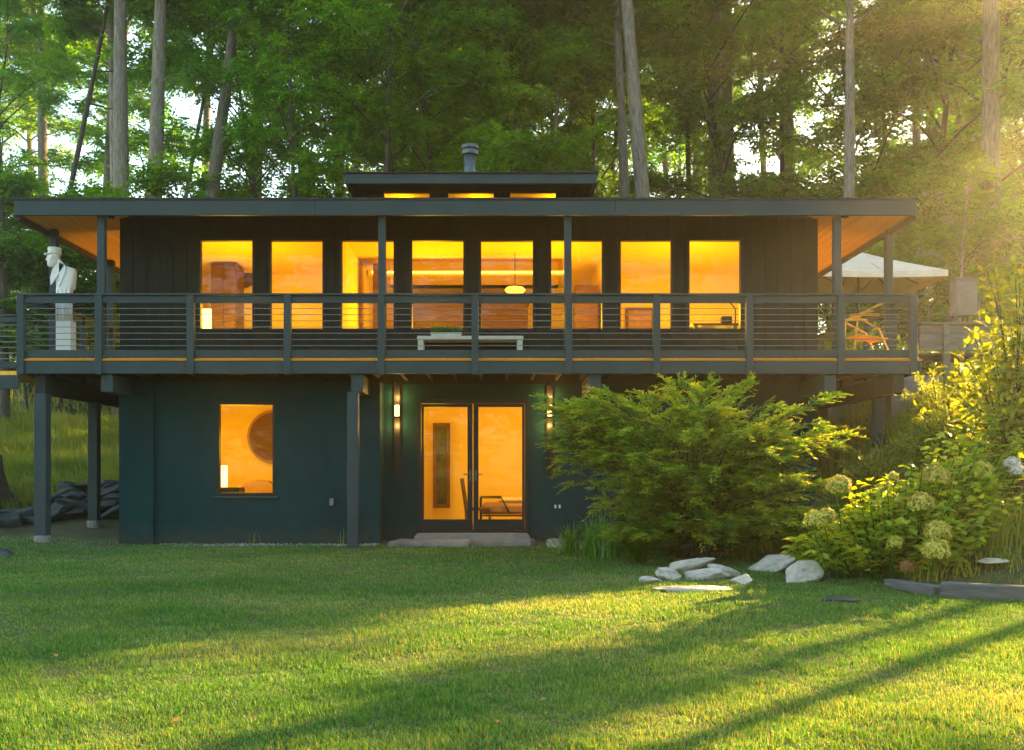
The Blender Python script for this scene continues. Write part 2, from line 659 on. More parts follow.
# ------------------------------------------------------------------ ground
gx = np.concatenate([np.arange(-90, -16, 2.0), np.arange(-16, 16, .25), np.arange(16, 91, 2.0)])
gy = np.concatenate([np.arange(-60, -16, 2.0), np.arange(-16, 14, .25), np.arange(14, 120, 2.0)])
XX, YY = np.meshgrid(gx, gy)
ZZ = ground(XX, YY)
nx, ny = len(gx), len(gy)
idx = np.arange(nx * ny).reshape(ny, nx)
q = np.stack([idx[:-1, :-1], idx[:-1, 1:], idx[1:, 1:], idx[1:, :-1]], -1).reshape(-1, 4)
cxm = ((XX[:-1, :-1] + XX[1:, 1:]) / 2).ravel()
cym = ((YY[:-1, :-1] + YY[1:, 1:]) / 2).ravel()
inside = (cxm > -5.9) & (cxm < 5.0) & (cym > 1.6) & (cym < 8.2)     # the house stands here: no ground inside it
gr = np_mesh('ground', np.stack([XX, YY, ZZ], -1).reshape(-1, 3), q[~inside], 'ground')
gr.data.polygons.foreach_set('use_smooth', [True] * len(gr.data.polygons))
tag(gr, kind='structure')

# ------------------------------------------------------------------ house
house = thing('house', (0, 0, 0), 'dark teal two storey house with glowing windows, railed deck and wide flat roof', 'house')
XL, XR, YW, YB = -6.24, 5.28, 1.30, 8.6          # upper walls
ZD = 2.91                                         # deck floor
SL = .25                                          # roof slope
RX0, RX1, RY0, RY1 = -7.32, 6.33, 0.0, 9.9        # eaves
ZS = 5.065                                        # soffit at the eaves


def wall_cells(mb, x0, x1, z0, z1, y, t, holes):
    """a wall t thick with square openings (x0, x1, z0, z1)"""
    xs = sorted({x0, x1, *[h[0] for h in holes], *[h[1] for h in holes]})
    zs = sorted({z0, z1, *[h[2] for h in holes], *[h[3] for h in holes]})

    def solid(i, j):
        if i < 0 or j < 0 or i >= len(xs) - 1 or j >= len(zs) - 1:
            return False
        cx, cz = (xs[i] + xs[i + 1]) / 2, (zs[j] + zs[j + 1]) / 2
        return not any(h[0] < cx < h[1] and h[2] < cz < h[3] for h in holes)
    for i in range(len(xs) - 1):
        for j in range(len(zs) - 1):
            if not solid(i, j):
                continue
            a, b, c, d = xs[i], xs[i + 1], zs[j], zs[j + 1]
            mb.add([(a, y, c), (b, y, c), (b, y, d), (a, y, d)], [(0, 1, 2, 3)])
            mb.add([(a, y + t, c), (b, y + t, c), (b, y + t, d), (a, y + t, d)], [(3, 2, 1, 0)])
            for di, dj, e in ((-1, 0, (a, c, a, d)), (1, 0, (b, c, b, d)), (0, -1, (a, c, b, c)), (0, 1, (a, d, b, d))):
                if not solid(i + di, j + dj):
                    mb.add([(e[0], y, e[1]), (e[2], y, e[3]), (e[2], y + t, e[3]), (e[0], y + t, e[1])], [(0, 1, 2, 3)])


s1 = (YW - CY) / F
upper_px = [(201, 253), (271, 323), (342, 394), (412, 463.5), (481, 533), (551, 602), (619.5, 671), (689, 740)]
UW = []
for a, b in upper_px:
    UW.append(((a - 2.5 - VPX) * s1, (b + 2.5 - VPX) * s1, CZ + (VPY - 331.5) * s1, CZ + (VPY - 238.5) * s1))
ZT = ZS + SL * YW + .02                            # top of the upper front wall
mb = MB()
wall_cells(mb, XL, XR, ZD - .3, ZT, YW, .14, UW)
SW = (1.9, 5.1, ZD + .06, 5.2)                     # unseen glazed side openings added to let room light onto the soffits (y0, y1, z0, z1)
for a, b in ((XL, XL + .14), (XR - .14, XR)):
    mb.box(a, b, YW + .143, SW[0], 2.3, ZT + .1)
    mb.box(a, b, SW[1], YB, 2.3, ZT + .1)
    mb.box(a, b, SW[0] + .001, SW[1] - .001, 2.3, SW[2])
    mb.box(a, b, SW[0] + .001, SW[1] - .001, SW[3], ZT + .1)
mb.box(XL, XR, YB + .002, YB + .14, 2.3, ZT + .1)
upper = mb.build('upper_wall', 'dark_cladding', house)
# vertical boards proud of the wall, cut round the windows
mb = MB()
bw = .218
nb = int((XR - XL) / bw)
bw = (XR - XL) / nb
for i in range(nb):
    a, b = XL + i * bw + .006, XL + (i + 1) * bw - .006
    cuts = sorted({a, b, *[c for h in UW for c in (h[0], h[1]) if a < c < b]})
    for c, d in zip(cuts[:-1], cuts[1:]):
        m_ = (c + d) / 2
        hs = [h for h in UW if h[0] - .001 < m_ < h[1] + .001]
        yb = YW - .02 + random.uniform(-.002, .002)
        if hs:
            mb.box(c, d, yb, YW + .01, ZD + .01, hs[0][2])
            mb.box(c, d, yb, YW + .01, hs[0][3], ZT - .01)
        else:
            mb.box(c, d, yb, YW + .01, ZD + .01, ZT - .01)
mb.build('cladding_boards', 'dark_cladding', upper)


def make_window(h, y, name='window', fw=.045, mull=()):
    x0, x1, z0, z1 = h
    mb = MB()
    y0, y1 = y - .045, y + .06
    mb.box(x0, x0 + fw, y0, y1, z0, z1, .004)
    mb.box(x1 - fw, x1, y0, y1, z0, z1, .004)
    mb.box(x0 + fw, x1 - fw, y0, y1, z0, z0 + fw, .004)
    mb.box(x0 + fw, x1 - fw, y0, y1, z1 - fw, z1, .004)
    o = mb.build(name, 'dark_frame', house)
    g = MB().box(x0 + fw - .01, x1 - fw + .01, y + .012, y + .014, z0 + fw - .01, z1 - fw + .01)
    g = MB().add([(x0 + fw, y + .012, z0 + fw), (x1 - fw, y + .012, z0 + fw), (x1 - fw, y + .012, z1 - fw), (x0 + fw, y + .012, z1 - fw)], [(0, 1, 2, 3)])
    g.build('pane', 'glass', o)
    return o


for h in UW:
    make_window(h, YW)

for xx in (XL + .07, XR - .07):  # side glazing out of view, put in to spill room light on the soffits
    mb = MB()
    ys = np.linspace(SW[0], SW[1], 4)
    for y in ys:
        mb.box(xx - .04, xx + .04, max(y - .04, SW[0] + .002), min(y + .04, SW[1] - .002), SW[2] + .002, SW[3] - .002)
    mb.box(xx - .035, xx + .035, SW[0] + .05, SW[1] - .05, SW[3] - .06, SW[3] - .003)
    mb.box(xx - .035, xx + .035, SW[0] + .05, SW[1] - .05, SW[2] + .003, SW[2] + .06)
    o = mb.build('added_side_window', 'dark_frame', house)
    MB().add([(xx, SW[0] + .04, SW[2] + .06), (xx, SW[1] - .04, SW[2] + .06), (xx, SW[1] - .04, SW[3] - .06), (xx, SW[0] + .04, SW[3] - .06)], [(0, 1, 2, 3)]).build('pane', 'glass', o)

# lower storey: a stuccoed left wall set forward, a recessed wall with the glazed door
YA, YD = .85, 1.32
sa, sdn = (YA - CY) / F, (YD - CY) / F
LW = ((216 - VPX) * sa, (275.5 - VPX) * sa, CZ + (VPY - 496) * sa, CZ + (VPY - 401.5) * sa)
DR = ((417.5 - VPX) * sdn, (528.5 - VPX) * sdn, CZ + (VPY - 533) * sdn, CZ + (VPY - 400) * sdn)
xa0, xa1 = (123 - VPX) * sa, (380 - VPX) * sa
mb = MB()
wall_cells(mb, xa0, xa1, -.4, 2.62, YA, .2, [LW])
mb.box(xa1 - .2, xa1, YA + .203, YD + .1, -.4, 2.62)
mb.box(xa0, xa0 + .2, YA + .203, YB, -.4, 2.62)
mb.build('lower_wall', 'teal_stucco', house)
MB().box(xa0 - .04, (155 - VPX) * sa, YA - .07, YA + .1, -.4, 2.61, .006).build('corner_pilaster', 'teal_stucco', house)
mb = MB()
wall_cells(mb, xa1 + .002, XR, -.4, 2.62, YD, .2, [DR])
mb.box(XR - .2, XR, YD + .203, YB, -.4, 2.62)
mb.build('recessed_wall', 'teal_stucco', house)
make_window(LW, YA + .05, fw=.05)
MB().box(LW[0] - .03, LW[1] + .03, YA - .03, YA + .06, LW[2] - .035, LW[2] - .002, .004).build('window_sill', 'slate_paint', house)

# glazed double door
dw = MB()
x0, x1, z0, z1 = DR
dw.box(x0, x0 + .06, YD - .04, YD + .1, z0, z1, .004)
dw.box(x1 - .06, x1, YD - .04, YD + .1, z0, z1, .004)
dw.box(x0 + .06, x1 - .06, YD - .04, YD + .1, z1 - .06, z1, .004)
dw.box(x0 + .06, x1 - .06, YD - .05, YD + .1, z0, z0 + .04, .004)
dw.build('door_frame', 'dark_frame', house)
xm = (x0 + x1) / 2
for a, b, hx, sa_, sb_ in ((x0 + .065, xm - .006, xm - .045, .04, .085), (xm + .006, x1 - .065, xm + .045, .085, .04)):
    d = MB()
    for q_ in ((a, a + sa_, z0 + .045, z1 - .065), (b - sb_, b, z0 + .045, z1 - .065)):
        d.box(q_[0], q_[1], YD - .005, YD + .05, q_[2], q_[3], .004)
    d.box(a + sa_, b - sb_, YD - .005, YD + .05, z0 + .045, z0 + .225, .004)
    d.box(a + sa_, b - sb_, YD - .005, YD + .05, z1 - .115, z1 - .065, .004)
    dl = d.build('glazed_door', 'dark_frame', house)
    MB().add([(a + sa_, YD + .02, z0 + .225), (b - sb_, YD + .02, z0 + .225), (b - sb_, YD + .02, z1 - .115), (a + sa_, YD + .02, z1 - .115)], [(0, 1, 2, 3)]).build('pane', 'glass', dl)
    hd = MB()
    hd.box(hx - .018, hx + .018, YD - .02, YD - .005, 1.02, 1.2, .003)
    sgn = -1 if hx < xm else 1
    hd.tube([(hx, YD - .02, 1.13), (hx, YD - .06, 1.13), (hx + sgn * .11, YD - .062, 1.13)], .009, 6)
    hd.build('door_handle', 'galvanised', dl)

# ---- deck
dk0, dk1 = -7.25, 6.41
mb = MB()
nb = 9
for i in range(nb):                                   # front boards run along the house
    y0 = .02 + i * (YW - .04) / nb
    mb.box(dk0 + .02, dk1 - .02, y0, y0 + (YW - .04) / nb - .008, ZD - .032, ZD)
for (a, b) in ((dk0 + .02, XL - .03), (XR + .03, dk1 - .02)):
    y = YW + .0
    while y < 6.4:
        mb.box(a, b, y, y + .132, ZD - .032, ZD)
        y += .14
deck = mb.build('deck', 'cedar', house)
# a cedar nosing shows as a bright line above the rim board
mb = MB()
mb.box(dk0 - .01, dk1 + .01, -.03, .015, ZD - .062, ZD - .032, .004)
mb.build('deck_nosing', 'cedar_edge', deck)
mb = MB()
zr0, zr1 = 2.655, ZD - .064
mb.box(dk0, dk1, -.02, .03, zr0, zr1, .004)
mb.box(dk0, dk0 + .05, .033, 6.4, zr0, ZD - .034)
mb.box(dk1 - .05, dk1, .033, 6.4, zr0, ZD - .034)
mb.build('rim_board', 'slate_paint', deck)
mb = MB()
x = dk0 + .4
while x < dk1 - .1:
    mb.box(x, x + .045, .033, YA - .03 if xa0 < x < xa1 else YD - .03, zr0 + .02, ZD - .036)
    x += .41
mb.build('joist', 'under_deck', deck)
for px in (107, 357, 595, 830):
    xc = (px - VPX) * (.05 - CY) / F
    mb = MB().box(xc - .09, xc + .09, .04, (YA if xa0 < xc < xa1 else YD) - .003, 2.385, zr0 - .002, .006)
    mb.build('deck_beam', 'slate_paint', deck)
for xc in (-6.97, 6.1):
    MB().box(xc - .08, xc + .08, .06, 6.2, 2.36, zr0 - .002, .006).build('deck_beam', 'under_deck', deck)

# ---- support posts under the deck
for (px, Y, wd, base) in ((352.5, .1, .165, -.1), ):
    xc = (px - VPX) * (Y - .08 - CY) / F
    o = MB().box(xc - wd / 2, xc + wd / 2, Y - .08, Y + .08, base, 2.384, .006).build('support_post', 'slate_paint', house)
for (xc, Y, wd) in ((-6.96, .12, .18), (-6.96, 2.0, .16), (-6.96, 5.6, .16), (6.12, .9, .16), (6.12, 4.5, .16)):
    g0 = G(xc, Y)
    o = MB().box(xc - wd / 2, xc + wd / 2, Y - wd / 2, Y + wd / 2, g0 + .1, 2.358, .006).build('support_post', 'slate_paint', house)
    MB().lathe([(.12, -.3), (.12, .09), (.11, .102)], (xc, Y, g0), 14).build('footing', 'concrete', o)

# ---- railing
rail = MB()
ZR = CZ + (VPY - 293.6) * 14.5 / F
rail.box(dk0 - .03, dk1 + .03, -.045, .085, ZR - .032, ZR, .005)
rail.box(dk0 - .03, dk0 + .1, .088, 6.35, ZR - .032, ZR, .005)
rail.box(dk1 - .1, dk1 + .03, .088, 6.35, ZR - .032, ZR, .005)
railing = rail.build('railing', 'slate_paint', house)
rp = []
posts_px = [20, 98, 190, 287, 381, 475, 569, 657, 750, 841.5, 914]
for px in posts_px:
    xc = (px - VPX) * 14.45 / F
    rp.append(xc)
    top = ZR - .034
    MB().box(xc - .052, xc + .052, -.055, .047, zr0 - .01, top, .005).build('railing_post', 'slate_paint', railing)
for xs_ in (dk0 + .02, dk1 - .07):
    for y in (.97, 2.1, 3.25, 4.4, 5.5):
        MB().box(xs_, xs_ + .09, y - .045, y + .045, zr0 - .01, ZR - .034, .005).build('railing_post', 'slate_paint', railing)
for nm, za, zb in (('upper_rail', CZ + (VPY - 303) * 14.5 / F, ZR - .036), ('lower_rail', CZ + (VPY - 357.5) * 14.5 / F, CZ + (VPY - 350) * 14.5 / F)):
    mb = MB()
    for a, b in zip(rp[:-1], rp[1:]):
        mb.box(a + .054, b - .054, -.01, .03, za, zb, .003)
    for xs_ in (dk0 + .045, dk1 - .045):
        mb.box(xs_ - .02, xs_ + .02, .05, 6.3, za, zb, .003)
    mb.build(nm, 'slate_paint', railing)
for k in range(7):
    z = CZ + (VPY - (308.3 + k * 6.2)) * 14.5 / F
    mb = MB()
    mb.tube([(rp[0], .01, z), (rp[-1], .01, z)], .0055, 6)
    for xs_ in (dk0 + .045, dk1 - .045):
        mb.tube([(xs_, .05, z), (xs_, 6.3, z)], .0055, 6)
    mb.build('cable', 'steel_cable', railing)

# ---- roof posts
for px in (98, 381, 568.5, 840):
    xc = (px - VPX) * 14.5 / F
    MB().box(xc - .055, xc + .055, .09, .2, ZD, ZS + .03, .005).build('roof_post', 'slate_paint', house)
for xs_ in (-7.17, 6.31):
    for y in (.97, 3.25, 5.5):
        MB().box(xs_ - .055, xs_ + .055, y - .055, y + .055, ZD, ZS + .02, .005).build('roof_post', 'slate_paint', house)

# ---- roof: low hip, cedar soffit, slate fascia
def hip(z0, inset=0.0):
    x0, x1, y0, y1 = RX0 + inset, RX1 - inset, RY0 + inset, RY1 - inset
    d = (y1 - y0) / 2
    h = z0 + SL * (d + inset)
    e = z0 + SL * inset
    return [(x0, y0, e), (x1, y0, e), (x1, y1, e), (x0, y1, e), (x0 + d, y0 + d, h), (x1 - d, y0 + d, h)], [(0, 1, 5, 4), (1, 2, 5), (2, 3, 4, 5), (3, 0, 4)]


ZF0, ZF1 = CZ + (VPY - 215.5) * 14.5 / F, CZ + (VPY - 200.5) * 14.5 / F
mb = MB()
v, f = hip(ZF1 + .02, 0)
mb.add(v, f)
mb.box(RX0 - .03, RX1 + .03, RY0 - .035, RY0 + .04, ZF1 + .003, ZF1 + .035)
mb.box(RX0 - .03, RX0 + .04, RY0 + .043, RY1, ZF1 + .003, ZF1 + .035)
mb.box(RX1 - .04, RX1 + .03, RY0 + .043, RY1, ZF1 + .003, ZF1 + .035)
roof = mb.build('roof', 'roofing', house)
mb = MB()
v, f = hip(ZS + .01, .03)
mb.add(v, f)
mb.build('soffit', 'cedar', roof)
mb = MB()
for a, b in ((RX0, -2.772), (-2.768, 1.778), (1.782, RX1)):
    mb.box(a, b, RY0 - .02, RY0 + .03, ZF0, ZF1, .004)
mb.box(RX0, RX0 + .04, RY0 + .033, RY1, ZF0, ZF1)
mb.box(RX1 - .04, RX1, RY0 + .033, RY1, ZF0, ZF1)
mb.build('fascia', 'slate_paint', roof)
for xx in (-7.32, 6.28):
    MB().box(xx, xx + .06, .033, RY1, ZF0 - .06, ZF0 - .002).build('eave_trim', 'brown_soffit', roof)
for (px, py, Y) in ((111, 237, .9), (845, 224, .5)):
    p = P(px, py, Y)
    p.z = ZS + SL * min(Y, p.x - RX0, RX1 - p.x) - .004
    MB().lathe([(.055, 0), (.055, -.03), (.045, -.035)], p, 14).build('downlight', 'black_iron', roof)

# ---- clerestory
cy0, cyw = 3.2, 4.0
c0, c1 = P(345, 183, cy0), P(597, 183, cy0)
zc0, zc1 = CZ + (VPY - 183.5) * (cy0 - CY) / F, CZ + (VPY - 173.5) * (cy0 - CY) / F
sc_ = (cyw - CY) / F
wx0, wx1 = (366 - VPX) * sc_, (575 - VPX) * sc_
CW = [((a - VPX) * sc_, (b - VPX) * sc_, 6.22, CZ + (VPY - 191.5) * sc_) for a, b in ((383, 431), (447, 495), (509, 557))]
zct = zc0 + .3
mb = MB()
wall_cells(mb, wx0, wx1, 5.9, zct, cyw, .1, CW)
mb.box(wx0, wx0 + .1, cyw + .103, 6.9, 5.7, zct)
mb.box(wx1 - .1, wx1, cyw + .103, 6.9, 5.7, zct)
mb.box(wx0, wx1, 6.903, 7.0, 5.7, zct)
mb.build('clerestory_wall', 'dark_cladding', house)
for h in CW:
    make_window(h, cyw, fw=.025)
mb = MB()
xa, xb = c0.x, c1.x
ym = 5.4
zz = .55
mb.add([(xa - .02, cy0 - .03, zc1), (xb + .02, cy0 - .03, zc1), (xb + .02, ym, zc1 + zz), (xa - .02, ym, zc1 + zz), (xa - .02, 7.6, zc1), (xb + .02, 7.6, zc1)],
       [(0, 1, 2, 3), (3, 2, 5, 4)])
mb.box(xa - .03, xa + .38, cy0 - .04, 7.6, zc1 + .005, zc1 + .03)
mb.box(xb - .38, xb + .03, cy0 - .04, 7.6, zc1 + .005, zc1 + .03)
mb.box(xa + .383, xb - .383, cy0 - .04, cy0 + .05, zc1 + .003, zc1 + .02)
croof = mb.build('clerestory_roof', 'roofing', house)
mb = MB()
mb.box(xa, xb, cy0, cy0 + .05, zc0, zc1, .004)
mb.box(xa, xa + .05, cy0 + .053, 7.6, zc0, zc1)
mb.box(xb - .05, xb, cy0 + .053, 7.6, zc0, zc1)
mb.build('fascia', 'slate_paint', croof)
mb = MB()
mb.add([(xa + .06, cy0 + .06, zc0 + .05), (xb - .06, cy0 + .06, zc0 + .05), (wx1, cyw - .003, zc0 + .28), (wx0, cyw - .003, zc0 + .28), (xa + .06, 7.5, zc0 + .05), (wx0, 7.5, zc0 + .28), (xb - .06, 7.5, zc0 + .05), (wx1, 7.5, zc0 + .28)],
       [(0, 1, 2, 3), (0, 3, 5, 4), (1, 6, 7, 2)])
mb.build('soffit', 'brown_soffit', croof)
p = P(470, 176, 4.6)
z0 = zc1 + .1
k = (4.6 - CY) / F
zt = CZ + (VPY - 145) * k
ch = MB().lathe([(.115, 0), (.115, zt - z0 - .2)], (p.x, 4.6, z0), 18).build('chimney_pipe', 'galvanised', croof, True)
MB().lathe([(.115, -.22), (.165, -.2), (.165, -.12), (.12, -.115), (.12, -.09), (.17, -.085), (.17, -.02), (.09, 0)], (p.x, 4.6, zt), 18).build('chimney_cap', 'galvanised', croof)

# ---- rooms seen through the glass
def room(x0, x1, y0, y1, z0, z1, name, gaps=0, side=''):
    mb = MB()
    mb.add([(x0, y1, z0), (x1, y1, z0), (x1, y1, z1), (x0, y1, z1)], [(0, 1, 2, 3)])
    for x, k_ in ((x0, 'L'), (x1, 'R')):
        cells_ = [(y0, y1, z0, z1)]
        if k_ == side:
            cells_ = [(y0, SW[0], z0, z1), (SW[1], y1, z0, z1), (SW[0], SW[1], z0, SW[2]), (SW[0], SW[1], SW[3], z1)]
        for a, b, c, d in cells_:
            mb.add([(x, a, c), (x, b, c), (x, b, d), (x, a, d)], [(0, 1, 2, 3)])
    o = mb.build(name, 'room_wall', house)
    MB().add([(x0, y0, z0), (x1, y0, z0), (x1, y1, z0), (x0, y1, z0)], [(0, 1, 2, 3)]).build('floor', 'room_floor', o)
    if gaps == 0:
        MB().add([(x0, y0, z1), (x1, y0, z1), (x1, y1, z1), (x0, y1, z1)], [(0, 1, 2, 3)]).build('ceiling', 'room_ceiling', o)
    else:                                             # opening up into the clerestory
        a, b, c, d = wx0 + .15, wx1 - .15, cyw + .15, 6.8
        m2 = MB()
        m2.add([(x0, y0, z1), (x1, y0, z1), (x1, c, z1), (x0, c, z1)], [(0, 1, 2, 3)])
        m2.add([(x0, c, z1), (a, c, z1), (a, y1, z1), (x0, y1, z1)], [(0, 1, 2, 3)])
        m2.add([(b, c, z1), (x1, c, z1), (x1, y1, z1), (b, y1, z1)], [(0, 1, 2, 3)])
        m2.add([(a, c, z1), (b, c, z1), (b, c, 6.1), (a, c, 6.1)], [(0, 1, 2, 3)])
        m2.add([(a, d, z1), (b, d, z1), (b, d, 7.0), (a, d, 7.0)], [(0, 1, 2, 3)])
        m2.add([(a, c, z1), (a, d, z1), (a, d, 7.0), (a, c, 7.0)], [(0, 1, 2, 3)])
        m2.add([(b, c, z1), (b, d, z1), (b, d, 7.0), (b, c, 7.0)], [(0, 1, 2, 3)])
        m2.add([(a, c - .02, 6.87), (b, c - .02, 6.87), (b, d, 6.87), (a, d, 6.87)], [(0, 1, 2, 3)])
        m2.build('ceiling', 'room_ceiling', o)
    return o


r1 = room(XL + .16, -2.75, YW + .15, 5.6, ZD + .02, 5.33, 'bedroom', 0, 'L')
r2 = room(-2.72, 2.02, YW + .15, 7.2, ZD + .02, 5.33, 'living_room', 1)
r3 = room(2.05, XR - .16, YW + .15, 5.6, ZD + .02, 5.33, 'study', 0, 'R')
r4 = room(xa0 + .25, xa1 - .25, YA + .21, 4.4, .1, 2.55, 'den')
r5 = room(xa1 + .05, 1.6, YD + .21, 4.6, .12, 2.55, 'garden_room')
EL = .30


def point(x, y, z, e, col=(1, .57, .005), r=.4):
    l = bpy.data.lights.new('room_light', 'POINT')
    l.energy = e * EL
    l.color = col
    l.shadow_soft_size = r
    o = bpy.data.objects.new('room_light', l)
    COL.objects.link(o)
    o.location = (x, y, z)


point(-4.6, 2.9, 3.9, 62)
point(-5.4, 3.6, 3.6, 34)  # added beside the side glazing to brighten the left soffit
point(4.5, 3.6, 3.6, 34)  # extra lamp put in to brighten the right soffit
point(-1.3, 3.6, 3.9, 75)
point(1.0, 3.2, 3.9, 70)
for x in (-2.0, -.4, 1.2):
    point(x, 5.4, 6.66, 7, r=.05)
point(3.5, 2.9, 3.9, 72)
point(-4.6, 2.2, 1.6, 46)
point(.9, 2.2, 1.9, 42)
point(-1.2, 2.3, 1.9, 22)

# ------------------------------------------------------------------ things on and round the house
def sconce(px, label):
    c = P(px, 428, YD)
    t = thing('wall_sconce', (c.x, YD, CZ + (VPY - 474) * sdn), label, 'wall lamp', 'tall wall sconces beside the glazed door')
    zb, zt_ = CZ + (VPY - 474) * sdn, CZ + (VPY - 381) * sdn
    MB().box(c.x - .075, c.x + .075, YD - .02, YD - .002, zb, zt_, .004).build('backplate', 'dark_frame', t)
    mb = MB()
    mb.box(c.x - .05, c.x - .03, YD - .06, YD - .022, zb + .02, zt_ - .02, .003)
    mb.box(c.x + .03, c.x + .05, YD - .06, YD - .022, zb + .02, zt_ - .02, .003)
    mb.box(c.x - .03, c.x + .03, YD - .045, YD - .022, zb + .02, zb + .97)
    mb.build('bar', 'black_iron', t)
    zl = CZ + (VPY - 411) * sdn
    MB().lathe([(.0345, -.09), (.04, -.085), (.04, .08), (.034, .09)], (c.x, YD - .085, zl), 14).build('lamp_glass', 'lamp_glow', t, True)
    MB().lathe([(.046, -.125), (.046, -.095)], (c.x, YD - .085, zl), 14).build('lamp_holder', 'black_iron', t)
    for dz in (.22, -.24):
        point(c.x, YD - .13, zl + dz, 5.5, (1, .5, .12), .03)


sconce(397.5, 'slim black wall sconce with lit glass, left of the glazed double door')
sconce(549.5, 'slim black wall sconce half hidden by the feathery shrub, right of the glazed double door')

ou = thing('wall_outlet', P(332, 502, YA), 'small weatherproof grey outlet box low on the teal wall', 'outlet')
c = P(332, 502, YA)
MB().box(c.x - .035, c.x + .035, YA - .05, YA - .002, c.z - .06, c.z + .06, .012).build('cover', 'grey_box', ou)
MB().box(c.x - .04, c.x + .04, YA - .012, YA - .0015, c.z - .075, c.z + .075, .004).build('backplate', 'black_iron', ou)
c = P(557.5, 506.5, YD)
ou = thing('wall_outlet', c, 'pale double spigot plate low on the wall right of the door', 'outlet')
for dx in (-.035, .035):
    MB().box(c.x + dx - .016, c.x + dx + .016, YD - .03, YD - .002, c.z - .03, c.z + .03, .006).build('socket', 'white_plaster', ou)

# door step and flagstones
def slab(name, pts, z0, z1, mat, label, cat, group=None, jag=.0):
    """flat stone with an uneven outline: pts (x, y)"""
    cx = sum(p[0] for p in pts) / len(pts)
    cy = sum(p[1] for p in pts) / len(pts)
    rings = []
    n = len(pts) * 3
    out = []
    for i in range(len(pts)):
        a, b = pts[i], pts[(i + 1) % len(pts)]
        for t in (0, .33, .66):
            out.append((a[0] + (b[0] - a[0]) * t + random.uniform(-jag, jag), a[1] + (b[1] - a[1]) * t + random.uniform(-jag, jag)))
    for z, s in ((z0, .96), (z0 + (z1 - z0) * .3, 1.0), (z0 + (z1 - z0) * .75, .995), (z1, .95)):
        rings.append([(cx + (x - cx) * s, cy + (y - cy) * s, z + random.uniform(-jag, jag) * .15) for x, y in out])
    mb = MB()
    mb.loft(rings)
    return tag(mb.build(name, mat, root=(cx, cy, z0)), label, cat, group)


slab('door_step', [(-1.36, 1.02), (.52, 1.02), (.52, 1.27), (-1.36, 1.27)], .0, .165, 'concrete', 'grey concrete sill step directly under the glazed double door', 'step')
slab('flagstone', [(-1.72, .42), (-.44, .46), (-.42, .98), (-1.62, .99)], -.06, .085, 'flagstone', 'flat brown flagstone on the lawn below the left door leaf', 'flagstone', 'flagstones in front of the door', .025)
slab('flagstone', [(-.40, .47), (.5, .62), (.62, .98), (-.38, .985)], -.06, .09, 'flagstone', 'flat pinkish grey flagstone on the lawn below the right door leaf', 'flagstone', 'flagstones in front of the door', .025)

# ---- statue
c = P(64, 357, .62)
SX, SY, SZ = c.x, .62, ZD
st = thing('statue', (SX, SY, SZ), 'white statue of a half figure in cap and coat on the left deck end', 'statue')


def srect(cx, cy, z, a, b, n=20, pw=4.0, rot=0):
    r = []
    for k in range(n):
        t = 2 * math.pi * k / n
        cs, sn = math.cos(t), math.sin(t)
        x = a * abs(cs) ** (2 / pw) * (1 if cs >= 0 else -1)
        y = b * abs(sn) ** (2 / pw) * (1 if sn >= 0 else -1)
        r.append((cx + x * math.cos(rot) - y * math.sin(rot), cy + x * math.sin(rot) + y * math.cos(rot), z))
    return r


k = (SY - CY) / F
def sx(px): return (px - VPX) * k
def sz(py): return CZ + (VPY - py) * k
mb = MB()
mb.box(sx(50), sx(76), SY - .2, SY + .2, SZ, SZ + .05, .006)
mb.box(sx(58.5), sx(73.5), SY - .1, SY + .1, SZ + .052, sz(321), .008)
mb.box(sx(61), sx(69), SY - .115, SY - .101, SZ + .06, SZ + .17, .003)
mb.build('plinth', 'white_plaster', st)
mb = MB()
rows = [(322, 65, 15.0, .12), (312, 64.5, 14.6, .118), (300, 64.5, 14.8, .12), (290, 64.6, 16, .12), (289, 66, 18.5, .12), (280, 66.3, 19.5, .125), (272, 66.8, 19.5, .12), (269, 66.8, 18.5, .11), (267.5, 64, 13, .09), (265, 61.5, 7.5, .065), (262, 59.5, 5.8, .055), (259, 57.5, 5.4, .05)]
mb.loft([srect(sx(cx), SY, sz(py), w_ / 2 * k * .94, d_ * .8, 28, 3.2 if py > 266 else 2.2) for py, cx, w_, d_ in rows])
# folds of the coat skirt
for px in (59.5, 63, 67, 71):
    mb.tube([(sx(px), SY - .092, sz(321)), (sx(px), SY - .095, sz(300)), (sx(px + .6), SY - .095, sz(290))], [.018, .02, .012], 8)
fig = mb.build('figure', 'white_plaster', st, True)
# head looking down to the left
mb = MB()
hc = Vector((sx(54.2), SY - .01, sz(257.5)))
rings = []
for i, (zz, a, b, ox) in enumerate([(-.150, .03, .03, -.055), (-.135, .05, .045, -.05), (-.10, .075, .07, -.03), (-.05, .092, .088, -.012), (0, .1, .098, 0), (.05, .1, .098, .006), (.09, .09, .09, .01), (.115, .05, .05, .012)]):
    rings.append(srect(hc.x + ox, hc.y, hc.z + zz, a * .9, b * .88, 20, 2.3))
mb.loft(rings)
mb.add([(hc.x - .095, hc.y - .02, hc.z + .02), (hc.x - .135, hc.y, hc.z - .045), (hc.x - .09, hc.y - .022, hc.z - .05), (hc.x - .09, hc.y + .022, hc.z - .05), (hc.x - .095, hc.y + .02, hc.z + .02)],
       [(0, 1, 2), (1, 3, 2), (1, 4, 3), (0, 4, 1)])
for s_ in (-1, 1):
    mb.lathe([(.012, -.03), (.028, -.012), (.028, .02), (.012, .035)], (hc.x + .01, hc.y + s_ * .1, hc.z - .02), 8, .7, .5)
    mb.lathe([(.006, -.012), (.016, 0), (.006, .012)], (hc.x - .085, hc.y + s_ * .042, hc.z + .005), 8)
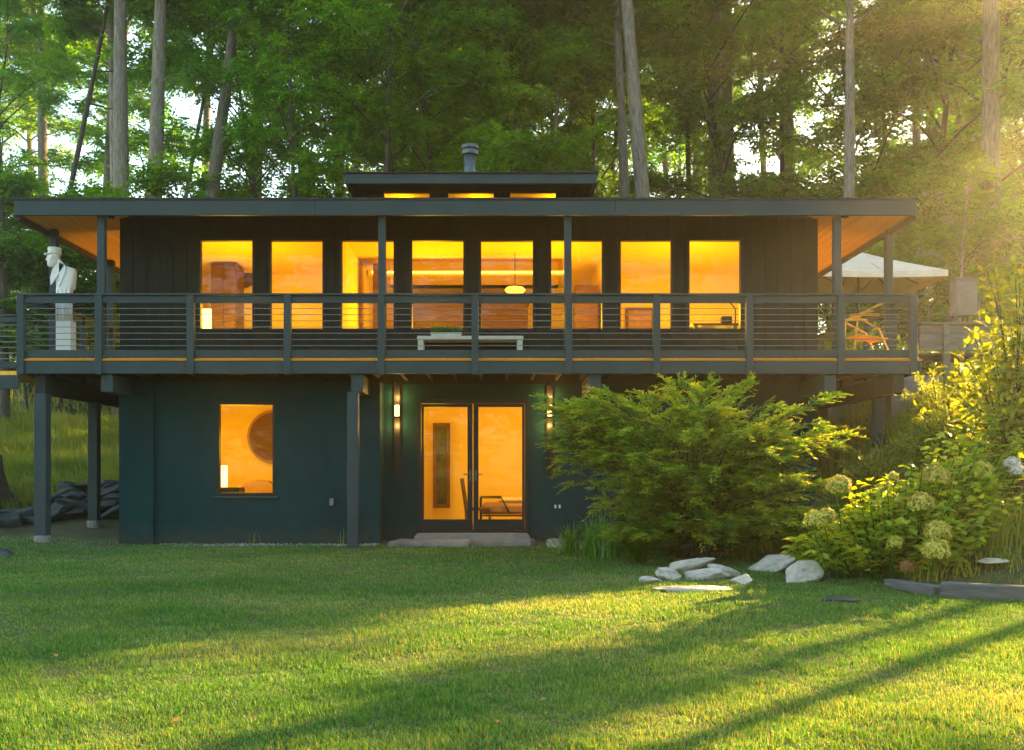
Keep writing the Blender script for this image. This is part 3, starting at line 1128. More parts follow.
mb.box(hc.x - .085, hc.x - .07, hc.y - .03, hc.y + .03, hc.z - .092, hc.z - .08, .004)
mb.build('head', 'white_plaster', st, True)
mb = MB()
mb.lathe([(.108, .04), (.112, .07), (.105, .10), (.115, .135), (.10, .15)], (hc.x + .012, hc.y, hc.z), 20, .92, .9)
mb.loft([[(hc.x - .02 + math.cos(t) * .118 - .015, hc.y + math.sin(t) * .1, hc.z + .055 + dz - (.02 if math.cos(t) < 0 else 0)) for t in np.linspace(0, 2 * math.pi, 20, False)] for dz in (0, .016)])
mb.build('cap', 'white_plaster', st, True)
mb = MB()
for pts in ([(61.5, 263.5), (67.5, 266.5), (61, 277), (54, 286), (53.5, 279), (56, 270)], [(62.5, 264), (68, 266.5), (69, 272), (64.5, 283), (62, 288), (62.3, 277)]):
    mb.prism([(sx(a), sz(b)) for a, b in pts], SY - .118, SY - .08)
mb.build('lapel', 'white_plaster', st)

# ---- bench on the deck, against the wall
bx0, bx1 = P(418, 0, 1.0).x, P(523, 0, 1.0).x
kb = (.85 - CY) / F
zt_ = CZ + (VPY - 336) * kb
t = thing('bench', ((bx0 + bx1) / 2, 1.0, ZD), 'low pale grey bench with block legs on the deck against the wall', 'bench')
MB().box(bx0, bx1, .82, 1.2, zt_ - .06, zt_, .006).build('seat', 'grey_bench', t)
for a in (bx0 + .01, bx1 - .1):
    MB().box(a, a + .09, .84, 1.18, ZD, zt_ - .062, .006).build('leg', 'grey_bench', t)
MB().box(bx0 + .105, bx1 - .105, .98, 1.04, ZD + .12, ZD + .17, .004).build('stretcher', 'grey_bench', t)

# planter on the bench
pc = P(446, 336, 1.0)
t = thing('planter', (pc.x, 1.0, zt_), 'low green trough planter of short leaves standing on the pale bench', 'planter')
MB().prism([(pc.x - .22, zt_), (pc.x + .22, zt_), (pc.x + .26, zt_ + .07), (pc.x - .26, zt_ + .07)], .93, 1.09).build('trough', 'grey_bench', t)
n = 160
base = np.stack([rng.uniform(-.23, .23, n), rng.uniform(-.06, .06, n), np.full(n, zt_ + .065 - zt_)], 1)
d = np.stack([rng.normal(0, .5, n), rng.normal(0, .5, n), np.ones(n)], 1)
v, q = leaf_quads(base, d, rng.normal(0, 1, (n, 3)), rng.uniform(.08, .16, n), .025)
np_mesh('foliage', v, q, 'leaf_fern', np.repeat(rng.random(n), 4), t)

# ---- terrace, parasol, wooden chair, box, footbridge on the right
TZ = 2.98
mb = MB()
mb.box(6.45, 11.0, 4.2, 10.5, TZ - 1.2, TZ)
ter = mb.build('terrace', 'flagstone')
tag(ter, kind='structure')
ux, uy = 8.1, 7.0
t = thing('parasol', (ux, uy, TZ), 'large square off-white parasol open on the terrace beyond the right deck end', 'parasol')
mb = MB()
mb.lathe([(.3, 0), (.3, .05), (.06, .07), (.05, .3)], (ux, uy, TZ), 16)
mb.build('base', 'black_iron', t)
MB().tube([(ux, uy, TZ + .06), (ux, uy, 6.15)], .03, 10).build('pole', 'weathered_wood', t)
ze, zp, hw = 5.42, 6.12, 1.37
v, f = [(ux, uy, zp)], []
ring = []
for i in range(16):
    a = i / 16 * 4
    s_ = int(a)
    fr = a - s_
    cs = [(-1, -1), (1, -1), (1, 1), (-1, 1)]
    p0, p1 = cs[s_], cs[(s_ + 1) % 4]
    ring.append((p0[0] + (p1[0] - p0[0]) * fr, p0[1] + (p1[1] - p0[1]) * fr))
for rr in (.33, .66, 1.0):
    for x, y in ring:
        ed = max(abs(x), abs(y))
        diag = math.hypot(x, y) / 1.414
        v.append((ux + x * hw * rr, uy + y * hw * rr, zp - (zp - ze) * (rr ** .9) - .05 * rr * (1 - diag) * 2))
for x, y in ring:
    v.append((ux + x * hw * 1.003, uy + y * hw * 1.003, ze - .13 - .05 * (1 - math.hypot(x, y) / 1.414) * 2))
f += [(0, 1 + i, 1 + (i + 1) % 16) for i in range(16)]
for r_ in range(3):
    f += [(1 + r_ * 16 + i, 17 + r_ * 16 + i, 17 + r_ * 16 + (i + 1) % 16, 1 + r_ * 16 + (i + 1) % 16) for i in range(16)]
can = MB().add(v, f).build('canopy', 'white_cloth', t)
for cx_, cy_ in ((-1, -1), (1, -1), (1, 1), (-1, 1), (0, -1), (0, 1), (1, 0), (-1, 0)):
    MB().tube([(ux, uy, zp - .06), (ux + cx_ * hw * .97, uy + cy_ * hw * .97, ze - .02)], .012, 6).build('rib', 'weathered_wood', t)
for cx_, cy_ in ((-1, -1), (1, -1), (1, 1), (-1, 1)):
    MB().tube([(ux, uy, 5.2), (ux + cx_ * hw * .5, uy + cy_ * hw * .5, (zp + ze) / 2 - .03)], .01, 6).build('strut', 'weathered_wood', t)

# folding wooden chair on the side deck
c = P(868, 357, 3.6)
ax, ay = 5.85, .72
t = thing('wooden_chair', (ax, ay, ZD), 'orange wooden folding deck chair at the right corner of the deck behind the railing', 'chair')
for s_ in (-.26, .26):
    MB().tube([(ax - .3, ay + s_, ZD), (ax - .22, ay + s_, ZD + .72), (ax + .02, ay + s_, ZD + .78)], .015, 6).build('leg', 'cedar', t)
    MB().tube([(ax - .25, ay + s_, ZD + .70), (ax + .34, ay + s_, ZD + .98)], .014, 6).build('back_frame', 'cedar', t)
    MB().tube([(ax + .32, ay + s_, ZD), (ax + .1, ay + s_, ZD + .5), (ax - .2, ay + s_, ZD + .66)], .014, 6).build('leg', 'cedar', t)
    MB().box(ax - .34, ax + .12, ay + s_ - .03, ay + s_ + .03, ZD + .70, ZD + .73, .005).build('armrest', 'cedar', t)
mb = MB()
for i in range(6):
    mb.box(ax - .24 + i * .085, ax - .17 + i * .085, ay - .25, ay + .25, ZD + .40 - i * .012, ZD + .42 - i * .012, .004)
mb.build('seat', 'cedar', t)

c = P(963.5, 300, 4.0)
k4 = (4.0 - CY) / F
t = thing('utility_box', (c.x, 4.0, G(c.x, 4)), 'grey metal utility box on two legs on the slope right of the parasol', 'utility box')
zb_, zt4 = CZ + (VPY - 316) * k4, CZ + (VPY - 281) * k4
MB().box(c.x - .2, c.x + .21, 3.9, 4.15, zb_, zt4, .01).build('cabinet', 'grey_box', t)
MB().box(c.x - .225, c.x + .235, 3.87, 4.18, zt4 + .001, zt4 + .03, .006).build('lid', 'grey_box', t)
MB().box(c.x - .17, c.x + .18, 3.885, 3.9, zb_ + .04, zt4 - .04, .003).build('door', 'grey_box', t)
for dx in (-.15, .12):
    MB().box(c.x + dx - .03, c.x + dx + .03, 3.98, 4.05, G(c.x + dx, 4) - .2, zb_ - .001, .004).build('leg', 'weathered_wood', t)
MB().tube([(c.x + .3, 4.02, G(c.x + .3, 4) - .1), (c.x + .3, 4.02, zt4 - .25)], .03, 8).build('conduit', 'galvanised', t)

YBr = 1.6
kB = (YBr - CY) / F
t = thing('footbridge', (7.6, YBr, 2.6), 'grey timber footbridge with a boarded side leading from the right deck end to the slope', 'footbridge')
x0, x1 = (919 - VPX) * kB, (1003 - VPX) * kB
za, zb = CZ + (VPY - 351) * kB, CZ + (VPY - 325) * kB
mb = MB()
for i in range(3):
    h_ = (zb - za) / 3
    mb.box(x0, x1, YBr - .02, YBr + .02, za + i * h_ + .004, za + (i + 1) * h_ - .004, .004)
mb.build('side_boards', 'weathered_wood', t)
MB().box(x0, x1 + .03, YBr - .08, YBr + .09, zb + .001, zb + .035, .005).build('top_rail', 'weathered_wood', t)
mb = MB()
x = x0
while x < x1:
    mb.box(x, x + .13, YBr + .05, YBr + 1.15, za - .06, za - .025, .004)
    x += .138
mb.build('walk_boards', 'weathered_wood', t)
for px in (945, 997):
    xc = (px - VPX) * kB
    MB().box(xc - .055, xc + .055, YBr - .075, YBr - .023, G(xc, YBr) - .3, zb, .005).build('post', 'weathered_wood', t)
mb = MB()
xw0, xw1 = (890 - VPX) * kB, (946 - VPX) * kB
t = MB().box(xw0, xw1, YBr - .06, YBr + .2, .4, CZ + (VPY - 376) * kB, .01).build('retaining_wall', 'concrete', root=(xw0, YBr, .4))
tag(t, 'plain grey concrete retaining wall under the right end of the deck', 'wall')

# lower landing at the far left
t = thing('side_landing', (-8.6, .3, 1.9), 'lower grey landing with its own cable railing joining the left deck end', 'landing')
zl0, zl1, zl2 = CZ + (VPY - 389) * 14.5 / F, CZ + (VPY - 375.5) * 14.5 / F, CZ + (VPY - 372.5) * 14.5 / F
MB().box(-10.6, dk0 - .01, -.02, .03, zl0, zl1, .004).build('rim_board', 'slate_paint', t)
mb = MB()
for i in range(9):
    mb.box(-10.6, dk0 - .012, -.03 + i * .14, .1 + i * .14, zl1 + .002, zl2 + .02, .004)
mb.build('floor_boards', 'cedar', t)
zt_ = CZ + (VPY - 314.5) * 14.5 / F
MB().box(-10.6, dk0 - .04, -.03, .07, zt_ - .03, zt_, .004).build('top_rail', 'slate_paint', t)
MB().box(-10.6, dk0 - .04, -.01, .03, zl2 + .07, zl2 + .16, .004).build('lower_rail', 'slate_paint', t)
MB().box(-10.6, dk0 - .04, -.01, .03, zt_ - .12, zt_ - .034, .004).build('upper_rail', 'slate_paint', t)
for i in range(7):
    z = zl2 + .21 + i * (zt_ - .16 - zl2 - .21) / 6
    MB().tube([(-10.6, .01, z), (dk0 - .05, .01, z)], .008, 6).build('cable', 'steel_cable', t)
for x in (-9.0, -10.5):
    MB().box(x - .05, x + .05, -.05, .05, G(x, 0) - .2, zt_ - .032, .004).build('post', 'slate_paint', t)

# ------------------------------------------------------------------ furniture seen through the windows
def px_box(mb, px0, px1, py0, py1, Y, d, b=.01):
    a, c = P(px0, py1, Y), P(px1, py0, Y)
    return mb.box(a.x, c.x, Y, Y + d, a.z, c.z, b)


def room_thing(name, px, py, Y, label, cat, z=None):
    c = P(px, py, Y)
    return thing(name, (c.x, Y, c.z if z is None else z), label, cat)


FZ = ZD + .025
t = room_thing('wardrobe', 223, 330, 4.4, 'tall brown wardrobe inside the leftmost upper window', 'wardrobe', FZ)
a, b = P(211, 0, 4.4).x, P(236, 0, 4.4).x
zt_ = P(0, 263, 4.4).z
MB().box(a, b, 4.4, 5.0, FZ, zt_, .01).build('carcass', 'dark_wood', t)
for i in (0, 1):
    m_ = (a + b) / 2
    MB().box(a + .02 if i == 0 else m_ + .005, m_ - .005 if i == 0 else b - .02, 4.38, 4.398, FZ + .06, zt_ - .04, .004).build('door', 'dark_wood', t)
t = room_thing('round_mirror', 244, 277, 5.5, 'dark round object on the wall inside the leftmost upper window', 'mirror')
c = P(244, 277, 5.5)
mb = MB()
mb.tube([(c.x, 5.55, c.z), (c.x, 5.5, c.z)], .22, 24)
mb.build('frame', 'dark_wood', t)
t = room_thing('floor_lamp', 206, 330, 2.2, 'glowing column floor lamp in the leftmost upper window', 'lamp', FZ)
c = P(206.5, 0, 2.2)
MB().lathe([(.12, 0), (.12, .03)], (c.x, 2.2, FZ), 16).build('base', 'black_iron', t)
MB().lathe([(.085, .032), (.085, P(0, 309, 2.2).z - FZ)], (c.x, 2.2, FZ), 16).build('lamp_shade', 'lamp_glow', t, True)
t = room_thing('armchair', 308, 330, 2.6, 'low brown armchair inside the second upper window', 'armchair', FZ)
a, b = P(291, 0, 2.6).x, P(323, 0, 2.6).x
MB().box(a, b, 2.6, 3.3, FZ + .15, FZ + .45, .05).build('seat', 'cushion', t)
MB().box(a, b, 3.2, 3.4, FZ + .3, FZ + .78, .06).build('backrest', 'cushion', t)
for e in (a - .14, b):
    MB().box(e, e + .14, 2.6, 3.35, FZ + .1, FZ + .62, .04).build('armrest', 'cushion', t)
t = room_thing('tall_cupboard', 378, 300, 4.0, 'tall narrow dark cupboard behind the third upper window', 'cupboard', FZ)
a, b = P(373, 0, 4).x, P(384, 0, 4).x
MB().box(a, b, 4.0, 4.5, FZ, 5.2, .01).build('carcass', 'dark_wood', t)
MB().box(a + .02, b - .02, 3.98, 3.998, FZ + .05, 5.15, .004).build('door', 'dark_wood', t)
t = room_thing('kitchen_counter', 470, 320, 5.6, 'long dark wood counter behind the fourth and fifth upper windows', 'counter', FZ)
a, b = P(408, 0, 5.6).x, P(528, 0, 5.6).x
zc_ = P(0, 300, 5.6).z
MB().box(a, b, 5.6, 6.2, FZ, zc_ - .04, .01).build('cabinet', 'dark_wood', t)
MB().box(a - .03, b + .03, 5.56, 6.22, zc_ - .038, zc_, .006).build('worktop', 'flagstone', t)
t = room_thing('light_cove', 430, 271, 5.2, 'long glowing light strip on a beam under the ceiling behind the middle windows', 'strip light')
za = P(0, 272, 5.2).z
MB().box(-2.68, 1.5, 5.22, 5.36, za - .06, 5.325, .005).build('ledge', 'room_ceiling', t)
MB().box(-2.6, 1.45, 5.195, 5.218, za - .02, za + .015, .003).build('strip', 'strip_glow', t)
t = room_thing('pendant_lamp', 515, 290, 3.6, 'wide glowing pendant lamp hanging inside the fifth upper window', 'lamp', P(0, 284, 3.6).z)
c = P(515, 290, 3.6)
MB().tube([(c.x, 3.6, c.z + .08), (c.x, 3.6, 5.32)], .008, 6).build('cord', 'black_iron', t)
MB().lathe([(.08, -.06), (.16, -.045), (.2, 0), (.16, .045), (.05, .07)], c, 18).build('lamp_shade', 'amber_glow', t, True)
t = room_thing('table_set', 500, 330, 3.8, 'brown dining table under the pendant lamp inside the fifth upper window', 'table', FZ)
a, b = P(486, 0, 3.8).x, P(534, 0, 3.8).x
MB().box(a, b, 3.4, 4.2, FZ + .72, FZ + .76, .01).build('table_top', 'dark_wood', t)
for e in (a + .06, b - .12):
    for y in (3.46, 4.08):
        MB().box(e, e + .06, y, y + .06, FZ, FZ + .719, .004).build('leg', 'dark_wood', t)
t = room_thing('cabinet', 588, 330, 4.2, 'brown cabinet inside the sixth upper window', 'cabinet', FZ)
a, b = P(575, 0, 4.2).x, P(598, 0, 4.2).x
zc_ = P(0, 285, 4.2).z
MB().box(a, b, 4.2, 4.7, FZ, zc_, .01).build('carcass', 'dark_wood', t)
MB().box(a + .02, b - .02, 4.18, 4.198, FZ + .04, zc_ - .03, .004).build('door', 'dark_wood', t)
t = room_thing('framed_picture', 640, 318, 5.5, 'small dark framed picture leaning behind the seventh upper window', 'picture')
c = P(640, 318, 5.5)
MB().box(c.x - .3, c.x + .3, 5.52, 5.56, c.z - .3, c.z + .22, .01).build('frame', 'dark_wood', t)
MB().box(c.x - .24, c.x + .24, 5.51, 5.519, c.z - .24, c.z + .16, .002).build('picture', 'cushion', t)
t = room_thing('desk', 720, 330, 2.6, 'dark desk inside the rightmost upper window', 'desk', FZ)
a, b = P(692, 0, 2.6).x, P(738, 0, 2.6).x
zd_ = P(0, 324, 2.6).z
MB().box(a, b, 2.5, 3.1, zd_ - .04, zd_, .006).build('desk_top', 'dark_wood', t)
for e in (a + .03, b - .09):
    for y in (2.53, 3.0):
        MB().box(e, e + .06, y, y + .06, FZ, zd_ - .041, .004).build('leg', 'dark_wood', t)
t = room_thing('desk_clutter', 727, 322, 2.7, 'dark radio with a small lamp standing on the desk in the rightmost upper window', 'radio', zd_)
c = P(727, 322, 2.7)
MB().box(c.x - .1, c.x + .1, 2.7, 2.8, zd_, zd_ + .16, .02).build('radio_body', 'black_iron', t)
MB().tube([(c.x + .16, 2.74, zd_), (c.x + .16, 2.74, zd_ + .3), (c.x + .05, 2.74, zd_ + .42)], .012, 6).build('lamp_arm', 'black_iron', t)

t = room_thing('wall_disc', 274, 437, 4.3, 'large round dark woven disc on the wall behind the lower left window', 'wall decoration')
c = P(274, 437, 4.3)
mb = MB()
mb.tube([(c.x, 4.34, c.z), (c.x, 4.3, c.z)], .5, 40)
mb.build('disc', 'dark_wood', t)
MB().tube([(c.x + .5 * math.cos(a_), 4.29, c.z + .5 * math.sin(a_)) for a_ in np.linspace(0, 2 * math.pi, 41)], .025, 6, False).build('rim', 'cushion', t)
t = room_thing('table_lamp', 224, 494, 1.6, 'glowing cylinder lamp in the corner of the lower left window', 'lamp')
c = P(224, 487, 1.6)
MB().box(c.x - .22, c.x + .3, 1.4, 1.8, .1, c.z - .002, .01).build('stand', 'dark_wood', t)
MB().lathe([(.06, 0), (.06, .34), (.05, .36)], c, 14).build('lamp_shade', 'lamp_glow', t, True)
t = room_thing('sofa', 255, 492, 3.0, 'brown sofa with a rounded back behind the lower left window', 'sofa', .1)
a, b = P(236, 0, 3.0).x, P(276, 0, 3.0).x
MB().box(a - .1, b + .4, 2.6, 3.4, .25, .62, .05).build('seat', 'cushion', t)
mb = MB()
zt_ = P(0, 480, 3.2).z
mb.prism([(a, .4), (b - .1, .4), (b - .1, zt_ - .1), (b - .2, zt_ - .02), (b - .35, zt_), (a + .3, zt_), (a + .12, zt_ - .04), (a, zt_ - .16)], 3.2, 3.4)
mb.build('backrest', 'cushion', t)

t = room_thing('outdoor_view_panel', 442, 505, 4.3, 'tall narrow framed panel painted as outdoor view behind the left leaf of the glazed door', 'picture', .12)
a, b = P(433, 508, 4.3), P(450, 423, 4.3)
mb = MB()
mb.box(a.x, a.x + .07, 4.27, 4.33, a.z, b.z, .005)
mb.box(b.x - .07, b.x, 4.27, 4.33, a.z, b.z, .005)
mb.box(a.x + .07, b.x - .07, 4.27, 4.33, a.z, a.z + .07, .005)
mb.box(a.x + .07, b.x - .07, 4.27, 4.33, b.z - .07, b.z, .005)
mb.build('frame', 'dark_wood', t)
M['outdoor_view_paint'] = surf('outdoor_view_paint', (.02, .014, .008), (.13, .14, .045), .5, 4, (1, 1, .8))  # mottled dark greens stand in for a view of greenery outside
MB().add([(a.x + .07, 4.30, a.z + .07), (b.x - .07, 4.30, a.z + .07), (b.x - .07, 4.30, b.z - .07), (a.x + .07, 4.30, b.z - .07)], [(0, 1, 2, 3)]).build('picture', 'outdoor_view_paint', t)
t = room_thing('daybed', 505, 520, 2.8, 'low daybed with a black metal frame behind the right leaf of the glazed door', 'bed', .12)
a, b = P(482, 0, 2.8).x, P(540, 0, 2.8).x
MB().box(a, b, 2.8, 3.7, .12 + .28, .12 + .48, .05).build('mattress', 'cushion', t)
MB().box(b - .75, b - .2, 3.0, 3.5, .602, .70, .04).build('pillow', 'white_cloth', t)
mb = MB()
for y in (2.78, 3.72):
    mb.tube([(a - .03, y, .12), (a - .03, y, .7), (a + .35, y, .7), (a + .5, y, .42)], .016, 6)
    mb.tube([(a - .03, y, .38), (b + .03, y, .38), (b + .03, y, .12)], .016, 6)
mb.tube([(a - .03, 2.78, .7), (a - .03, 3.72, .7)], .016, 6)
mb.build('bed_frame', 'black_iron', t)
t = room_thing('dark_chair', 464, 520, 2.4, 'dark high-backed chair seen edge on beside the middle of the glazed door', 'chair', .12)
a = P(467, 0, 2.4).x
MB().tube([(a, 2.5, .12), (a - .02, 2.5, .5), (a - .1, 2.5, 1.05)], .03, 6).build('back_frame', 'dark_wood', t)
MB().tube([(a, 2.9, .12), (a - .02, 2.9, .5), (a - .1, 2.9, 1.05)], .03, 6).build('back_frame', 'dark_wood', t)
MB().box(a - .02, a + .42, 2.46, 2.94, .48, .53, .01).build('seat', 'dark_wood', t)
for y in (2.5, 2.9):
    MB().tube([(a + .4, y, .12), (a + .4, y, .48)], .022, 6).build('leg', 'dark_wood', t)

# ------------------------------------------------------------------ stones
import bmesh


def rock_mesh(name, size, seed, mat, cuts=9, rough=.06, sub=4):
    r = np.random.default_rng(seed)
    bm = bmesh.new()
    bmesh.ops.create_icosphere(bm, subdivisions=sub, radius=1)
    co = np.array([v.co[:] for v in bm.verts])
    for _ in range(cuts):
        n = unit(r.normal(0, 1, 3))
        h = r.uniform(.55, .85)
        dd = co @ n
        co -= np.outer(np.maximum(dd - h, 0), n)
    ph = r.uniform(0, 6, 9)
    for o, a in ((2.2, 1), (5, .5), (11, .25)):
        co *= 1 + rough * a * (np.sin(co[:, 0] * o + ph[0]) * np.sin(co[:, 1] * o + ph[1]) + np.sin(co[:, 2] * o * 1.3 + ph[2]) * .6)[:, None]
    co *= np.array(size)
    for v, c in zip(bm.verts, co):
        v.co = c
    me = bpy.data.meshes.new(name)
    bm.to_mesh(me)
    bm.free()
    me.materials.append(M[mat])
    if mat != 'slate_rock':
        me.polygons.foreach_set('use_smooth', [True] * len(me.polygons))
    return me


def rock(name, size, loc, rot, seed, mat, label, cat, group=None, cuts=9, rough=.06):
    o = bpy.data.objects.new(name, rock_mesh(name, size, seed, mat, cuts, rough))
    COL.objects.link(o)
    o.location = loc
    o.rotation_euler = rot
    return tag(o, label, cat, group)


def atpx(px, py, Y0=-6, Y1=12):
    """where the line of sight through a pixel meets the ground"""
    Y = Y0
    while Y < Y1:
        p = P(px, py, Y)
        if p.z <= G(p.x, Y):
            break
        Y += .02
    p = P(px, py, Y)
    return Vector((p.x, Y, G(p.x, Y)))


for (px, py, sx_, sy_, sz_, rot, lab) in (
    (651, 576, .15, .12, .05, (0, .02, .2), 'small flat white stone at the left end of the row of stones on the lawn'),
    (668, 574, .20, .13, .10, (.1, .28, .3), 'rounded white stone leaning against the left stones of the row on the lawn'),
    (687, 565, .34, .16, .075, (.15, -.22, .1), 'long flat white stone lying on top at the back left of the row of stones'),
    (706, 573, .32, .17, .07, (.15, -.12, -.1), 'broad whitish stone in the middle of the row propped on its neighbours'),
    (724, 572, .22, .16, .08, (.1, .3, .3), 'pale stone with a cracked face at the right of the middle stones'),
    (694, 584, .46, .2, .035, (0, .0, .06), 'thin white slab lying flat in the grass in front of the row of stones'),
    (741, 577, .16, .15, .05, (0, -.25, .4), 'small pale stone wedge between the middle stones and the big tilted slab'),
    (774, 565, .37, .2, .085, (.25, -.42, .1), 'big oval stone slab tilted up on its edge beside the flowering shrub'),
    (802, 577, .25, .2, .13, (.25, -.38, .35), 'angular pale boulder lying at the right end of the row of stones'),
):
    p = atpx(px, py + 6)
    rock('garden_stone', (sx_, sy_, sz_), (p.x, p.y, p.z + sz_ * .32 + abs(rot[1]) * sx_ * .42), rot, int(px * 7 + py), 'white_stone', lab, 'stone', 'row of pale stones on the lawn', 14, .085)
p = atpx(838, 603)
rock('flat_rock', (.2, .16, .03), (p.x, p.y, p.z + .012), (0, 0, .3), 5, 'slate_rock', 'flat dark rock sunk in the lawn in front of the pale stones', 'stone')
p = atpx(560, 548)
rock('flat_rock', (.22, .2, .1), (p.x, p.y + .1, p.z + .03), (0, .25, .3), 15, 'flagstone', 'grey tilted rock at the lawn edge right of the flagstones', 'stone')
p = atpx(597, 552)
rock('flat_rock', (.38, .22, .09), (p.x, p.y + .15, p.z + .06), (0, .1, -.2), 16, 'flagstone', 'layered grey rock among the strap leaves under the big shrub', 'stone')
p = atpx(3, 557, -3)
rock('flat_rock', (.22, .16, .09), (p.x, p.y, p.z + .03), (0, .2, .2), 17, 'slate_rock', 'small grey rock at the left edge of the lawn', 'stone')
# slate boulders under the left deck
sl = [(8, 537, .34, .2), (20, 528, .34, .15), (14, 519, .4, .13), (30, 519, .32, .12), (36, 528, .3, .12), (52, 522, .42, .17), (70, 519, .36, .16), (64, 507, .44, .2), (80, 510, .4, .16), (58, 498, .34, .14),
      (78, 497, .42, .15), (92, 500, .36, .14), (104, 506, .36, .16), (100, 494, .4, .13), (112, 498, .36, .14), (106, 485, .36, .11), (116, 488, .3, .12), (88, 487, .4, .1), (113, 513, .3, .12), (72, 487, .36, .1)]
where = ['lowest and leftmost', 'second from the left in front', 'flat one at the left edge', 'flat one left of the front post', 'small one at the front post', 'wide one just right of the front post', 'low one between the two posts',
         'largest one between the two posts', 'dark one in front of the rear post', 'upper left one of the heap', 'tilted one left of the rear post', 'one touching the rear post', 'one right of the rear post', 'flat one above the rear post foot',
         'one by the house corner', 'topmost one by the house corner', 'upper one against the house corner', 'flat topmost one in the middle', 'lowest one by the house corner', 'flat one at the upper left']
for i, ((px, py, a, h_), wh) in enumerate(zip(sl, where)):
    p = P(px, py, 2.0 + (535 - py) * .03)
    gz = G(p.x, p.y)
    z = max(gz + h_ * .4, p.z)
    rock('slate_boulder', (a * random.uniform(.9, 1.25), a * .8, h_ * random.uniform(.75, 1.05)), (p.x, p.y, min(z, gz + .75)), (random.uniform(-.3, .3), random.uniform(-.5, .35), random.uniform(-.7, .7)), 100 + i, 'slate_rock',
         'slate boulder heaped under the left deck, the ' + wh, 'boulder', 'slate boulders heaped under the left deck', 11, .06)
# brown rock and edging on the right
p = P(968, 472, -3.6)
rock('brown_boulder', (.34, .3, .42), (p.x, p.y, G(p.x, p.y) + .28), (.2, .6, .2), 44, 'brown_rock', 'orange brown boulder leaning behind the flowering shrub', 'boulder', None, 10)
for k_, (a, b) in enumerate((((888, 587), (938, 596)), ((941, 597), (1040, 612)))):
    pa, pb = atpx(*a), atpx(*b)
    dx, dy = pb.x - pa.x, pb.y - pa.y
    L_ = math.hypot(dx, dy)
    mb = MB().box(0, L_, -.06, .06, -.14, .10 if k_ == 0 else .15, .012)
    o = mb.build('edging_timber', 'timber_edge')
    o.location = (pa.x, pa.y, (pa.z + pb.z) / 2 - .01)
    o.rotation_euler = (0, 0, math.atan2(dy, dx))
    tag(o, ('short low grey timber edging in front of the flowering shrub', 'long dark grey timber edging running out of the frame at the right')[k_], 'edging', 'timber edging of the flower bed')
p = atpx(992, 572)
rock('flat_rock', (.17, .1, .03), (p.x, p.y, p.z + .1), (0, 0, .1), 61, 'white_stone', 'thin white stone on the bed behind the timber edging', 'stone')

# gravel along the wall foot
n = 1000
gxp = rng.uniform(-5.4, -1.9, n)
gyp = YA - .02 - np.abs(rng.normal(0, .22, n))
keep = (wob(gxp, gyp * 3, 2.2, 3) + rng.normal(0, .3, n)) > -.1
gxp, gyp = gxp[keep], gyp[keep]
n = len(gxp)
base = np.stack([gxp, gyp, ground(gxp, gyp) + .015], 1)
octv = np.array([(1, 0, 0), (0, 1, 0), (-1, 0, 0), (0, -1, 0), (0, 0, .7), (0, 0, -.7)])
octt = np.array([(0, 1, 4), (1, 2, 4), (2, 3, 4), (3, 0, 4), (1, 0, 5), (2, 1, 5), (3, 2, 5), (0, 3, 5)])
v = base[:, None, :] + octv[None] * rng.uniform(.008, .026, (n, 1, 1)) * rng.uniform(.6, 1.4, (n, 1, 3))
t_ = (np.arange(n) * 6)[:, None, None] + octt[None]
o = np_mesh('gravel', v.reshape(-1, 3), None, 'gravel', None, None, t_.reshape(-1, 3))
tag(o, 'pale gravel scattered along the foot of the teal wall', 'gravel', kind='stuff')

